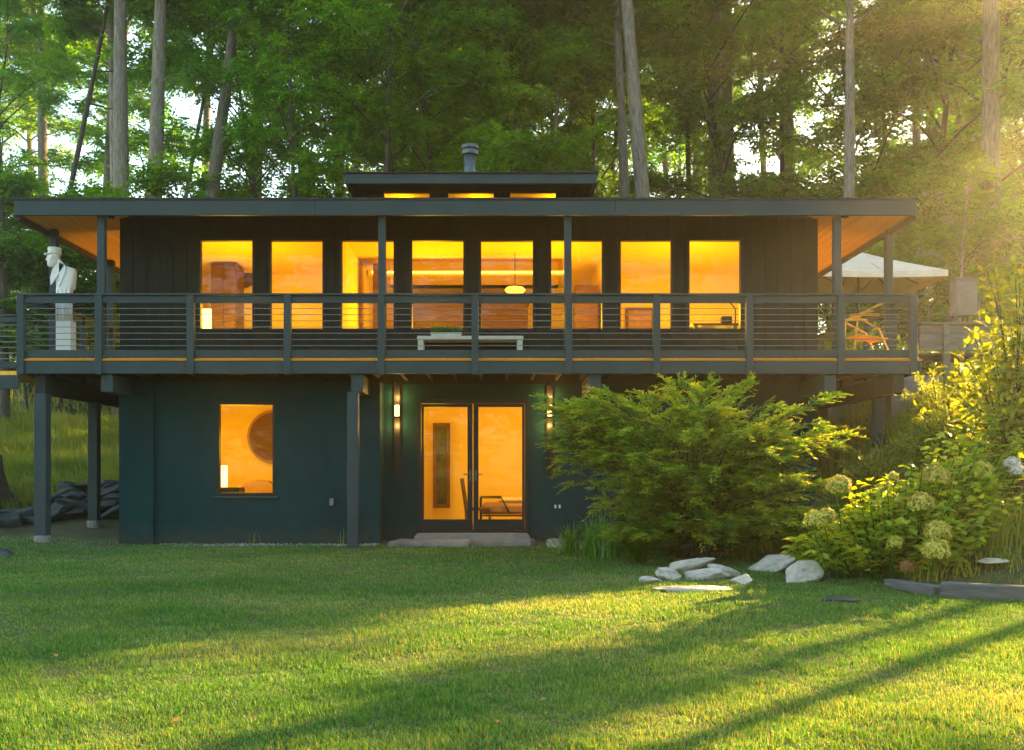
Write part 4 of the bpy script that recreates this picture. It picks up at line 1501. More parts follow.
# ------------------------------------------------------------------ garden plants
def shrub_sprays(center, targets, side_n, side_len, leaf_len, leaf_w, leaf_n, seed, droop=.25, start=.3, ):
    """branches arching from the centre to each target, set with side shoots of narrow leaves"""
    r = np.random.default_rng(seed)
    bases, dirs, nrms, Ls, tint = [], [], [], [], []
    stems = MB()
    for T in targets:
        T = np.array(T)
        c = np.array(center) + r.normal(0, .12, 3) * (1, 1, 0)
        ctl = c + (T - c) * np.array([.35, .35, .85]) + r.normal(0, .1, 3)
        ts = np.linspace(0, 1, 9)[:, None]
        curve = (1 - ts) ** 2 * c + 2 * ts * (1 - ts) * ctl + ts ** 2 * T
        stems.tube([tuple(p) for p in curve], list(np.linspace(.014, .003, 9)), 4, False)
        young = r.uniform(-.2, .35)
        for k in range(side_n + 4):
            t = start + (1 - start) * (k + r.random()) / side_n
            t = min(t, 1.0)
            b = (1 - t) ** 2 * c + 2 * t * (1 - t) * ctl + t * t * T
            tan = unit(2 * (1 - t) * (ctl - c) + 2 * t * (T - ctl))
            sd_ = unit(np.cross(tan, [0, 0, 1.0]) + 1e-6) * (1 if k % 2 else -1)
            if k >= side_n:
                sdir = unit(tan + r.normal(0, .25, 3))
            else:
                sdir = unit(tan * .75 + sd_ * r.uniform(.4, .9) + np.array([0, 0, r.uniform(-.2, .5)]))
            sl_ = side_len * r.uniform(.6, 1.3) * (1.1 - .5 * t)
            m_ = leaf_n
            u = (np.arange(m_) + .5) / m_
            sag = np.outer(u ** 2, [0, 0, -droop * sl_])
            pb = b + np.outer(u * sl_, sdir) + sag
            nn = unit(np.cross(sdir, [0, 0, 1.0]) + 1e-6)
            alt = np.where(np.arange(m_) % 2, 1, -1)[:, None]
            ld = unit(sdir * .8 + nn * alt * .75 + r.normal(0, .22, (m_, 3)))
            bases.append(pb)
            dirs.append(ld)
            nrms.append(np.array([0, 0, 1.0]) + r.normal(0, .4, (m_, 3)))
            Ls.append(leaf_len * (1 - .5 * u) * r.uniform(.7, 1.2, m_))
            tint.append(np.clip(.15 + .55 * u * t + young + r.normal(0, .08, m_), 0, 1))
    bases, dirs, nrms = map(np.concatenate, (bases, dirs, nrms))
    Ls = np.concatenate(Ls)
    v, q = leaf_quads(bases, dirs, nrms, Ls, leaf_w * Ls / leaf_len)
    return v, q, np.repeat(np.concatenate(tint), 4), stems


bc = np.array([2.55, -1.95, .05])
t = thing('feathery_shrub', tuple(bc), 'huge spreading feathery green shrub in front of the right half of the lower storey', 'shrub')
tg = []
r_ = np.random.default_rng(3)
for i in range(230):
    a = r_.uniform(0, 2 * math.pi)
    el = r_.random()
    rad = .55 + .45 * r_.random()
    x = math.cos(a) * 1.7 * rad
    y = math.sin(a) * 1.25 * rad
    e = math.hypot(x / 1.95, y / 1.25)
    top = 2.0 - .45 * e ** 2 + .12 * math.sin(x * 4 + 1) + (.16 if x < -.6 else 0)
    low = .25 if x > -.8 else .95
    z = top - (top - low) * (r_.random() ** 1.8) * (e ** .8)
    tg.append((bc[0] + x - .1, bc[1] + y, z + r_.normal(0, .06)))
for px, py in ((741, 384), (728, 394), (700, 394), (668, 394), (628, 400), (822, 396), (790, 408), (556, 408), (552, 402), (562, 420), (600, 398), (836, 430), (566, 452), (838, 442), (770, 404), (650, 396), (612, 392), (676, 386), (705, 388)):
    p = P(px, py, -2.1)
    tg.append((p.x, p.y + r_.uniform(-.4, .4), p.z))
    tg.append((p.x * .97 + .08, p.y + r_.uniform(-.4, .4), p.z - .08))
for i in range(60):                                # skirt of low branches towards the lawn
    x = r_.uniform(-1.25, 1.5)
    tg.append((bc[0] + x, bc[1] - r_.uniform(.45, .95), r_.uniform(.35, 1.15)))
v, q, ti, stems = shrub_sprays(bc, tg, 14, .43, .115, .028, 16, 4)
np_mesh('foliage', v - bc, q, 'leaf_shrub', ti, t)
stems.build('stems', 'bark_dark', t)


def strap_clump(name, label, x, y, n, h, w_, spread, mat, cat, seed, group=None):
    r = np.random.default_rng(seed)
    z0 = G(x, y)
    t = thing(name, (x, y, z0), label, cat, group)
    K = 6
    a = r.uniform(0, 2 * math.pi, n)
    L = h * r.uniform(.6, 1.15, n)
    le = r.uniform(.15, 1, n) * spread
    base = np.stack([r.normal(0, .07, n), r.normal(0, .07, n), np.zeros(n)], 1)
    u = np.linspace(0, 1, K)
    out = np.stack([np.cos(a), np.sin(a), np.zeros(n)], 1)
    side = np.stack([-np.sin(a), np.cos(a), np.zeros(n)], 1)
    pts = base[:, None] + out[:, None] * (le * L)[:, None, None] * (u ** 1.5)[None, :, None] + np.array([0, 0, 1.0]) * (L[:, None] * (u[None] - (.55 * le[:, None] / max(spread, .1)) * u[None] ** 3))[:, :, None]
    wv = w_ * (1 - u ** 2.2) * .5 + .0008
    v = np.stack([pts - side[:, None] * wv[None, :, None], pts + side[:, None] * wv[None, :, None]], 2).reshape(-1, 3)
    b = (np.arange(n) * K * 2)[:, None, None] + (np.arange(K - 1) * 2)[None, :, None]
    q = (b + np.array([0, 1, 3, 2])[None, None]).reshape(-1, 4)
    np_mesh('leaves', v, q, mat, np.repeat(r.random(n), K * 2), t)
    return t


for i, (px, py, n, h, lab) in enumerate((
    (572, 556, 70, .52, 'arching strap-leaved plant at the lawn edge nearest the flagstones'),
    (592, 558, 80, .55, 'arching strap-leaved plant over the layered grey rock'),
    (614, 560, 80, .6, 'arching strap-leaved plant between the layered rock and the ferns'),
    (598, 548, 60, .7, 'taller strap-leaved plant just behind the layered grey rock'))):
    p = atpx(px, py)
    strap_clump('daylily', lab, p.x, p.y + .2, n, h, .022, .8, 'leaf_fern', 'plant', 30 + i, 'strap-leaved plants under the big shrub')
for i, (px, py, n, h, lab) in enumerate((
    (748, 560, 150, .55, 'tuft of long thin grass behind the middle pale stones'),
    (790, 556, 170, .7, 'tall grass tuft left of the flowering shrub'),
    (818, 575, 120, .5, 'loose grass tuft at the foot of the flowering shrub by the angular boulder'),
    (722, 556, 140, .5, 'fine grass tuft behind the long flat white stone'),
    (1000, 560, 130, .6, 'grass tuft in the bed at the right frame edge'))):
    p = atpx(px, py)
    strap_clump('grass_tuft', lab, p.x, p.y + .15, n, h, .011, .7, 'tall_grass', 'grass tuft', 40 + i, 'grass tufts round the stones')
for i, (x, y, lab) in enumerate(((-3.9, .72, 'thin weed against the teal wall left of the outlet'), (-2.45, .72, 'single bent weed at the foot of the teal wall near the front post'))):
    strap_clump('weed', lab, x, y, 9, .3, .008, .6, 'tall_grass', 'weed', 50 + i)


def fern(label, x, y, n, h, seed):
    r = np.random.default_rng(seed)
    z0 = G(x, y)
    t = thing('fern', (x, y, z0), label, 'fern', 'ferns under the big shrub')
    B, D_, Nn, Ls, T = [], [], [], [], []
    for k in range(n):
        a = r.uniform(0, 2 * math.pi)
        L = h * r.uniform(.6, 1.2)
        sp = r.uniform(.3, 1.0)
        m_ = 26
        u = np.linspace(.12, 1, m_)
        o_ = np.array([math.cos(a), math.sin(a), 0])
        p = np.outer(u ** 1.4 * sp * L, o_) + np.outer(L * (u - .5 * sp * u ** 2.5), [0, 0, 1])
        s_ = np.array([-math.sin(a), math.cos(a), 0])
        for g in (-1, 1):
            B.append(p)
            D_.append(s_ * g + o_ * .5 + r.normal(0, .12, (m_, 3)))
            Nn.append(np.array([0, 0, 1.0]) + o_ * -.4 + r.normal(0, .15, (m_, 3)))
            Ls.append(.16 * np.sin(np.pi * (u * .85 + .12)) * L / .6)
            T.append(np.full(m_, r.random()))
    B, D_, Nn, Ls, T = map(np.concatenate, (B, D_, Nn, Ls, T))
    v, q = leaf_quads(B, D_, Nn, Ls, Ls * .3)
    np_mesh('fronds', v, q, 'leaf_fern', np.repeat(T, 4), t)


for i, (px, py, n, h, lab) in enumerate((
    (640, 566, 30, .62, 'fern at the left end under the big shrub, next to the strap leaves'),
    (668, 562, 30, .7, 'fern under the big shrub just behind the rounded white stone'),
    (696, 556, 30, .66, 'fern under the middle of the big shrub behind the long white stone'),
    (735, 552, 28, .68, 'fern under the right part of the big shrub'),
    (775, 548, 26, .62, 'fern at the right end under the big shrub near the tall grass'),
    (650, 552, 26, .85, 'taller fern deeper under the left part of the big shrub'))):
    p = atpx(px, py)
    fern(lab, p.x, p.y - .02, n, h, 60 + i)

# ---- flowering hydrangea
hx, hy = 4.25, -4.25
hz = G(hx, hy)
t = thing('hydrangea', (hx, hy, hz), 'low hydrangea with big round green-white flower heads at the right edge of the lawn', 'hydrangea')
r_ = np.random.default_rng(12)
B, D_, T, S = [], [], [], MB()
heads = [(839, 487, .135, 'petal'), (816, 521, .125, 'petal'), (826, 517, .10, 'petal'), (935, 478, .15, 'petal'), (921, 504, .13, 'petal'), (937.5, 532, .13, 'petal'), (936, 551, .14, 'petal'), (895, 543, .085, 'petal'),
         (908, 567, .085, 'petal_brown'), (979, 473, .14, 'petal'), (1012, 464, .085, 'petal_white'), (1017, 471, .085, 'petal_white'), (951, 487, .12, 'petal_brown'), (884, 489, .07, 'petal'), (893, 477, .06, 'petal')]
stem_tips = []
for i in range(190):
    a = r_.uniform(0, 2 * math.pi)
    rad = math.sqrt(r_.random())
    x, y = hx + math.cos(a) * rad * 1.12, hy + math.sin(a) * rad * .8
    top = 1.18 * math.sqrt(max(1 - .75 * rad ** 2, .05)) * (1 if x > hx - .7 else .8)
    stem_tips.append((x, y, G(x, y) + top * r_.uniform(.62, 1.0) - .02, rad))
for i in range(50):     # towards the right edge of the picture
    x, y = r_.uniform(4.9, 5.9), r_.uniform(-4.5, -3.4)
    stem_tips.append((x, y, G(x, y) + r_.uniform(.5, 1.25) * (1 if y > -4 else .8), .5))
tintl = []
for (x, y, z, rad) in stem_tips:
    b = np.array([hx + (x - hx) * .55, hy + (y - hy) * .55, G(x, y)])
    tip = np.array([x, y, z])
    S.tube([tuple(b), tuple(b * .4 + tip * .6 + np.array([0, 0, .06])), tuple(tip)], [.008, .006, .004], 4, False)
    m_ = 16
    u = np.linspace(.3, 1, m_)[:, None]
    pp = b + (tip - b) * u
    ang = np.arange(m_) * 1.571 + (np.arange(m_) // 2) * .8 + r_.random()
    dd = np.stack([np.cos(ang), np.sin(ang), r_.uniform(-.35, .35, m_)], 1)
    B.append(pp)
    D_.append(dd)
    tintl.append(np.clip(r_.normal(.4, .16) + r_.normal(0, .1, m_) + .15 * (u[:, 0] - .6), 0, 1))
B, D_, T = np.concatenate(B), np.concatenate(D_), np.concatenate(tintl)
n = len(B)
v, q, tr = oval_leaves(B, D_, np.array([0, 0, 1.0]) + r_.normal(0, .35, (n, 3)), r_.uniform(.09, .15, n), r_.uniform(.06, .095, n))
np_mesh('foliage', v - np.array([hx, hy, hz]), q, 'leaf_hydrangea', np.repeat(T, 8), t, tr)
S.build('stems', 'leaf_fern', t)
for i, (px, py, rad, mt) in enumerate(heads):
    Y = {0: -4.55, 1: -4.75, 2: -4.7, 3: -4.5, 4: -4.75, 5: -5.05, 6: -5.15, 7: -4.95, 8: -5.1, 9: -4.3, 10: -4.2, 11: -4.25, 12: -4.1, 13: -4.0, 14: -4.0}[i]
    c = np.array(P(px, py, Y))
    m_ = int(1000 * (rad / .13) ** 2)
    dirs = unit(r_.normal(0, 1, (m_, 3)))
    dirs[:, 2] = np.where(dirs[:, 2] < -.5, -dirs[:, 2], dirs[:, 2])
    lump = 1 + .15 * np.sin(dirs[:, 0] * 7 + i) * np.sin(dirs[:, 1] * 8 + 2 * i) + .06 * np.sin(dirs[:, 2] * 9 + dirs[:, 0] * 5)
    p0 = c + dirs * (rad * .88 * lump * r_.uniform(.9, 1.08, m_))[:, None] * np.array([1, 1, .9])
    td = unit(np.cross(dirs, r_.normal(0, 1, (m_, 3)))) + dirs * .45
    v, q = leaf_quads(p0 - td * .007, td, dirs, r_.uniform(.018, .030, m_), .02)
    o = np_mesh('flower_head', v - np.array([hx, hy, hz]), q, mt, np.repeat(np.clip(r_.normal(.5, .4, m_), 0, 1), 4), t)
    if mt == 'petal_brown':
        o['label'] = 'withered brown flower head'
    elif mt == 'petal_white':
        o['label'] = 'small white flower head'
    core = MB().lathe([(rad * .3, -rad * .75), (rad * .72, -rad * .4), (rad * .8, 0), (rad * .68, rad * .4), (rad * .3, rad * .72)], tuple(c), 10)
    core.build('flower_core', 'leaf_hydrangea', t, True)
    g0 = G(c[0], c[1])
    MB().tube([(c[0] * .8 + hx * .2, c[1] + .12, g0), (c[0], c[1] + .05, c[2] - rad)], .006, 5, False).build('flower_stem', 'leaf_fern', t)

# ---- tall yellow-green shrub at the right frame edge, goldenrod-like stems beside it
def leafy_shrub(name, label, cat, cx_, cy_, rx, ry, h, nb, lpb, L, W, mat, seed, group=None, slim=False):
    r = np.random.default_rng(seed)
    z0 = G(cx_, cy_)
    t = thing(name, (cx_, cy_, z0), label, cat, group)
    B, D_, T = [], [], []
    S = MB()
    for i in range(nb):
        a = r.uniform(0, 2 * math.pi)
        rad = r.random() ** .6
        top = h * (1 - .45 * rad ** 2) * r.uniform(.45, 1.05)
        tip = np.array([math.cos(a) * rx * rad, math.sin(a) * ry * rad, top])
        b = np.array([r.normal(0, .08), r.normal(0, .08), -.05])
        ctl = b + (tip - b) * np.array([.3, .3, .75])
        ts = np.linspace(0, 1, 6)[:, None]
        cv = (1 - ts) ** 2 * b + 2 * ts * (1 - ts) * ctl + ts ** 2 * tip
        S.tube([tuple(p + np.array([cx_, cy_, z0])) for p in cv], list(np.linspace(.012, .003, 6)), 4, False)
        u = (.25 + .75 * r.random(lpb))[:, None]
        p = (1 - u) ** 2 * b + 2 * u * (1 - u) * ctl + u ** 2 * tip
        dd = r.normal(0, 1, (lpb, 3)) * np.array([1, 1, .6])
        p = p + unit(dd) * r.uniform(0, .16, (lpb, 1)) * (0 if slim else 1)
        B.append(p)
        D_.append(dd + np.array([0, 0, .2]))
        T.append(np.clip(.3 + .4 * u[:, 0] + r.normal(0, .15, lpb), 0, 1))
    B, D_, T = map(np.concatenate, (B, D_, T))
    n = len(B)
    if slim:
        v, q = leaf_quads(B, D_, r.normal(0, 1, (n, 3)), r.uniform(.6, 1.1, n) * L, W)
        np_mesh('foliage', v, q, mat, np.repeat(T, 4), t)
    else:
        v, q, tr = oval_leaves(B, D_, np.array([0, 0, 1.0]) + r.normal(0, .6, (n, 3)), r.uniform(.7, 1.2, n) * L, r.uniform(.7, 1.1, n) * W)
        np_mesh('foliage', v, q, mat, np.repeat(T, 8), t, tr)
    S.build('stems', 'bark_dark', t)
    return t


leafy_shrub('tall_shrub', 'tall loose shrub with yellow-green leaves rising at the right frame edge', 'shrub', 6.0, -3.35, .75, .7, 3.0, 52, 44, .11, .065, 'leaf_tall', 71)
leafy_shrub('tall_shrub', 'lower yellow-lit shrub between the tall loose shrub and the flowering shrub', 'shrub', 6.0, -1.7, .7, .6, .9, 46, 46, .10, .035, 'leaf_tall', 72)
leafy_shrub('goldenrod', 'feathery goldenrod-like stems on the slope in front of the footbridge', 'plant', 6.3, -.9, .7, .6, 1.3, 36, 90, .085, .014, 'leaf_tall', 73, None, True)
leafy_shrub('goldenrod', 'fine-leaved plant on the slope below the right deck end', 'plant', 5.2, -1.3, .7, .6, 1.0, 40, 80, .09, .014, 'tall_grass', 74, None, True)
leafy_shrub('small_shrub', 'low leafy shrub behind the footbridge post', 'shrub', 7.6, 2.9, .8, .5, .9, 40, 60, .09, .05, 'leaf_shrub', 75)
leafy_shrub('small_shrub', 'bushy green shrub behind the railing at the right deck end', 'shrub', 7.3, 5.0, .9, .6, 1.5, 60, 60, .10, .055, 'leaf_shrub', 76)
leafy_shrub('small_shrub', 'bushy green shrub beside the utility box', 'shrub', 9.9, 4.2, .9, .7, 1.3, 50, 60, .09, .05, 'leaf_tall', 77)

# ------------------------------------------------------------------ trees
def sprays(points, r, twigs, tl, per, leaf, wfac, flat=.35):
    """leafy twigs fanned out nearly level round each point: layered foliage"""
    B, D_, T = [], [], []
    for p in points:
        p = np.asarray(p)
        k = twigs
        a = r.uniform(0, 2 * math.pi, k)
        el = r.normal(0, flat, k)
        d = np.stack([np.cos(a) * np.cos(el), np.sin(a) * np.cos(el), np.sin(el)], 1)
        L = tl * r.uniform(.45, 1.15, k)
        u = (np.arange(per) + .6) / per
        off = r.normal(0, .12 * tl, (k, 3)) * np.array([1, 1, .8])
        pts = p + off[:, None] + d[:, None] * (L[:, None] * u[None])[:, :, None] - np.array([0, 0, 1.0]) * (.22 * L[:, None] * u[None] ** 2)[:, :, None]
        s_ = np.stack([-np.sin(a), np.cos(a), np.zeros(k)], 1)
        alt = np.where(np.arange(per) % 2, 1, -1)[None, :, None]
        ld = d[:, None] * .6 + s_[:, None] * alt * .8 + r.normal(0, .25, (k, per, 3)) - np.array([0, 0, .15])
        B.append(pts.reshape(-1, 3))
        D_.append(ld.reshape(-1, 3))
        T.append(np.clip(np.repeat(r.normal(.45, .18) + r.normal(0, .1, k), per) + r.normal(0, .06, k * per), 0, 1))
    B, D_, T = map(np.concatenate, (B, D_, T))
    n = len(B)
    v, q = leaf_quads(B, D_, np.array([0, 0, 1.0]) + r.normal(0, .45, (n, 3)), leaf * r.uniform(.6, 1.25, n), leaf * wfac * r.uniform(.7, 1.1, n))
    return v, q, np.repeat(T, 4)


def tree_proto(seed, H, r0, c0, crad, limbs, mat, leaf=.17, twigs=13, tl=.95, per=13, fork=False, sway=.25, dens=1.0, subs=3):
    r = np.random.default_rng(seed)
    tb = MB()
    K = 14
    zs = np.linspace(0, H * .96, K)
    ph = r.uniform(0, 6, 4)
    cen = np.stack([sway * np.sin(zs / H * 3.2 + ph[0]) - sway * math.sin(ph[0]), sway * np.sin(zs / H * 2.6 + ph[1]) - sway * math.sin(ph[1]), zs], 1)
    rr = r0 * (1 - .86 * (zs / (H * .96)) ** 1.15)
    pts = [(cen[0, 0], cen[0, 1], -.6)] + [tuple(c) for c in cen]
    rr = rr * (1 + r.normal(0, .05, K))
    rad = [r0 * 1.5] + [r0 * 1.25] + list(rr[1:])
    tb.tube(pts, rad, 10, True)
    trunks = [(cen, rr)]
    if fork:
        zf = fork
        k0 = int(np.searchsorted(zs, zf))
        c = cen[k0]
        z2 = np.linspace(0, H * .92 - c[2], 9)
        a = ph[2]
        out = np.stack([.2 * z2 ** .95 * math.cos(a) * np.ones(9), .06 * z2 * math.sin(a), z2], 1)
        f2 = c + out
        r2 = rr[k0] * .85 * (1 - .8 * (z2 / z2[-1]))
        tb.tube([tuple(p) for p in f2], list(r2), 9, True)
        trunks.append((f2, r2))
    if c0 > 10:                                       # dead stubs and thin twigs on the bare bole
        for i in range(9):
            z = r.uniform(3, c0)
            b = np.array([np.interp(z, zs, cen[:, 0]), np.interp(z, zs, cen[:, 1]), z])
            a = r.uniform(0, 6.28)
            L = r.uniform(.25, 1.3)
            d = np.array([math.cos(a), math.sin(a), r.uniform(-.1, .5)])
            tb.tube([tuple(b), tuple(b + d * L * .55), tuple(b + d * L + np.array([0, 0, .1 * L]))], [.035, .02, .008], 5, False)
    cl = []
    for i in range(limbs):
        cen_, rr_ = trunks[i % len(trunks)]
        f = (i + r.random()) / limbs
        z = c0 + (H * .95 - c0) * f
        zz = cen_[:, 2]
        if z < zz[0] + .2:
            z = zz[0] + .2 + r.random()
        b = np.array([np.interp(z, zz, cen_[:, 0]), np.interp(z, zz, cen_[:, 1]), z])
        rb = float(np.interp(z, zz, rr_))
        a = i * 2.4 + r.uniform(-.6, .6)
        env = (.45 + .55 * math.sin(math.pi * min(1, .18 + f * .75))) if c0 < H * .4 else (.6 + .4 * math.sin(math.pi * (.1 + .85 * f)))
        L = crad * env * r.uniform(.7, 1.15)
        rise = r.uniform(.15, .6) * L + .3 * L * f
        tip = b + np.array([math.cos(a) * L, math.sin(a) * L, rise])
        u = np.linspace(0, 1, 6)[:, None]
        bend = np.array([0, 0, 1.0]) * (.18 * L * np.sin(np.pi * u)) + r.normal(0, .05 * L, 3) * np.sin(np.pi * u)
        cv = b + (tip - b) * u + bend
        rl = max(min(rb * .5, .016 * L + .012), .012)
        tb.tube([tuple(p) for p in cv], list(np.linspace(rl, .008, 6)), 5, False)
        for s_ in (.45, .65, .82, 1.0):
            p = b + (tip - b) * s_ + np.array([0, 0, .18 * L * math.sin(math.pi * s_)])
            if r.random() < dens:
                cl.append(p)
            for e in range(subs):
                if r.random() > dens * .8:
                    continue
                dv = np.array([r.normal(0, 1), r.normal(0, 1), r.normal(.1, .35)])
                dv = unit(dv) * L * r.uniform(.18, .42) * (.6 + .4 * s_)
                tb.tube([tuple(p), tuple(p + dv * .5 + np.array([0, 0, .05])), tuple(p + dv)], [.014, .009, .004], 4, False)
                cl.append(p + dv)
    v, q, ti = sprays(cl, r, twigs, tl, per, leaf, .62)
    tr = tb.build('trunk', mat, None, True)
    cr = np_mesh('crown', v, q, 'leaf_tree', ti)
    ms = (tr.data, cr.data, len(q))
    bpy.data.objects.remove(tr)
    bpy.data.objects.remove(cr)
    return ms


TALL = [tree_proto(201, 29, .30, 15, 4.4, 20, 'bark_grey', fork=False, sway=.15),
        tree_proto(202, 27, .24, 13, 4.0, 18, 'bark_grey', fork=False, sway=.3),
        tree_proto(203, 28, .33, 14.5, 4.4, 20, 'bark_grey', fork=13.5, sway=.2)]
MID = [tree_proto(211, 17, .16, 4.2, 4.3, 22, 'bark_dark', sway=.5),
       tree_proto(212, 19, .17, 6.0, 4.2, 22, 'bark_dark', sway=.6),
       tree_proto(213, 15, .14, 3.4, 3.8, 20, 'bark_dark', sway=.5, dens=.8),
       tree_proto(214, 20, .15, 8.0, 3.8, 18, 'bark_dark', sway=.7, dens=.8)]
THIN = [tree_proto(221, 22, .11, 12, 2.6, 12, 'bark_dark', sway=.6, dens=.7),
        tree_proto(222, 20, .12, 11, 2.6, 12, 'bark_grey', sway=.5, dens=.7)]
LOW = [tree_proto(231, 5.5, .06, .9, 2.2, 14, 'bark_dark', leaf=.13, tl=.6, per=10, subs=2),
       tree_proto(232, 4.2, .05, .5, 1.9, 13, 'bark_dark', leaf=.12, tl=.55, per=10, subs=2)]
BARE = tree_proto(241, 6.5, .05, 1.0, 1.6, 14, 'bark_grey', leaf=.08, twigs=2, tl=.3, per=4, subs=3, dens=.9)


def place_tree(proto, name, x, y, label, group=None, rz=None, scale=1.0, tx=0, ty=0, cat='tree', zoff=0):
    o = thing(name, (x, y, G(x, y) + zoff), label, cat, group)
    tilt = Matrix.Rotation(ty, 4, 'Y') @ Matrix.Rotation(tx, 4, 'X') @ Matrix.Rotation(random.uniform(0, 6.28) if rz is None else rz, 4, 'Z')
    o.rotation_euler = tilt.to_euler()
    o.scale = (scale,) * 3
    for nm, me in (('trunk', proto[0]), ('crown', proto[1])):
        c = bpy.data.objects.new(nm, me)
        COL.objects.link(c)
        c.parent = o
    return o


# trees one can pick out: (proto, pixel column at y=195, shift of the trunk over 195 px, depth Y, scale, label)
HERO = [
    (THIN[0], 5, 0, 11, 1.05, 'thin dark straight trunk at the very left edge of the picture', 'slender_tree'),
    (THIN[0], 52, 22, 16, 1.0, 'thin dark leaning trunk between the left edge and the first grey trunk', 'slender_tree'),
    (TALL[1], 108, -14, 17, .9, 'slim grey trunk right behind and left of the straight thick grey trunk', 'tall_tree'),
    (TALL[0], 123, 0, 14, .86, 'thick pale grey straight trunk above the left end of the roof', 'tall_tree'),
    (TALL[2], 153, 5, 15, .92, 'thick pale grey trunk that forks high up, second thick trunk from the left', 'forked_tree'),
    (TALL[1], 204, 17, 15, 1.0, 'grey green trunk leaning right above the leftmost window', 'tall_tree'),
    (THIN[1], 176, 20, 21, 1.0, 'slim trunk between the forked trunk and the leaning trunk', 'slender_tree'),
    (THIN[0], 322, -10, 20, 1.0, 'slim dark trunk just left of the upper roof', 'slender_tree'),
    (THIN[1], 440, -16, 19, .95, 'slim trunk rising behind the left half of the upper roof', 'slender_tree'),
    (THIN[0], 533, 4, 19, 1.1, 'dark slim trunk right of the chimney', 'slender_tree'),
    (THIN[1], 541, 16, 17, .9, 'slim paler trunk leaning right of the chimney', 'slender_tree'),
    (THIN[1], 585, -12, 22, 1.0, 'slim trunk behind the right end of the upper roof', 'slender_tree'),
    (TALL[1], 616, -16, 15, .86, 'narrow pale trunk leaning left, right of the upper roof', 'tall_tree'),
    (TALL[0], 643, -15, 13, .88, 'thick pale brown trunk leaning left, right of the upper roof', 'tall_tree'),
    (THIN[0], 701, 2, 20, 1.1, 'slim dark trunk between the leaning pale trunk and the straight pale trunk', 'slender_tree'),
    (THIN[0], 785, -8, 22, 1.1, 'slim dark trunk just left of the straight pale trunk', 'slender_tree'),
    (TALL[0], 845, -1, 11, .62, 'straight pale trunk above the right end of the roof', 'tall_tree'),
    (TALL[2], 940, -10, 19, 1.0, 'dark forked trunk behind the parasol', 'forked_tree'),
    (TALL[0], 990, 0, 12.5, 1.0, 'thick trunk in the sun haze near the right edge', 'tall_tree'),
]
for i, (pr, px, dx, Y, sc, lab, nm) in enumerate(HERO):
    p = P(px, 195, Y)
    ty = math.atan2(dx, 195)
    gz = G(p.x, Y)
    x = p.x - math.tan(ty) * (p.z - gz)
    place_tree(pr, nm, x, Y, lab, 'trees with bare trunks behind the house', None, sc, 0, ty)

marks = [(-150, 'the left frame edge'), (70, 'the statue'), (150, 'the left roof end'), (235, 'the leftmost upper window'), (330, 'the third upper window'), (420, 'the left half of the upper roof'), (520, 'the right half of the upper roof'),
         (610, 'the sixth upper window'), (690, 'the two rightmost upper windows'), (800, 'the right house corner'), (890, 'the parasol'), (985, 'the utility box')]
spots = []
r_ = np.random.default_rng(99)


def try_spot(px, Y, mind):
    x = (px - VPX) * (Y - CY) / F
    for (a, b, m_) in spots:
        if math.hypot(a - x, b - Y) < min(m_, mind):
            return None
    spots.append((x, Y, mind))
    return x


filler = []
for px, Y in ((300, 14.5), (365, 12.6), (452, 14.5), (505, 12.8), (740, 16.5), (905, 17)):
    x = try_spot(px, Y, 2)
    filler.append((px, x, Y))
for Y0, Y1, cnt, mind in ((18, 27, 20, 4.2), (27, 42, 24, 4.8)):
    tries = 0
    got = 0
    while got < cnt and tries < 900:
        tries += 1
        px, Y = r_.uniform(-60, 1040), r_.uniform(Y0, Y1)
        # thinner wood on the left, where the evening sky shows through
        if px < 300 and r_.random() < (.45 if px > 90 else .5):
            continue
        if Y < 17 and (60 < px < 240 or 590 < px < 665 or 820 < px < 870):
            if r_.random() < .8:
                continue
        x = try_spot(px, Y, mind)
        if x is not None:
            filler.append((px, x, Y))
            got += 1
ordn = ['nearest', 'second nearest', 'third nearest', 'fourth nearest', 'fifth nearest', 'sixth nearest', 'seventh nearest', 'eighth nearest', 'ninth nearest', 'tenth nearest']
cells = {}
for px, x, Y in sorted(filler, key=lambda a: a[2]):
    mk = [m_ for m_ in marks if m_[0] <= px][-1][1] if px > -150 else marks[0][1]
    i = cells[mk] = cells.get(mk, 0) + 1
    back = Y > 26
    pr = MID[r_.integers(0, 4)] if r_.random() < (.62 if back else .8) or Y < 17.2 else TALL[r_.integers(0, 3)]
    nm = 'tall_tree' if pr in TALL else 'leafy_tree'
    sc = r_.uniform(.85, 1.15) * (.8 if (not back and pr in MID and Y < 15) else 1.0)
    kind_ = 'tall bare-trunked tree' if pr in TALL else 'leafy green tree'
    place_tree(pr, nm, x, Y, '%s behind %s, %s there' % (kind_, mk, ordn[min(i, 10) - 1]), 'green trees of the wood behind the house', None, sc, r_.normal(0, .03), r_.normal(0, .03))

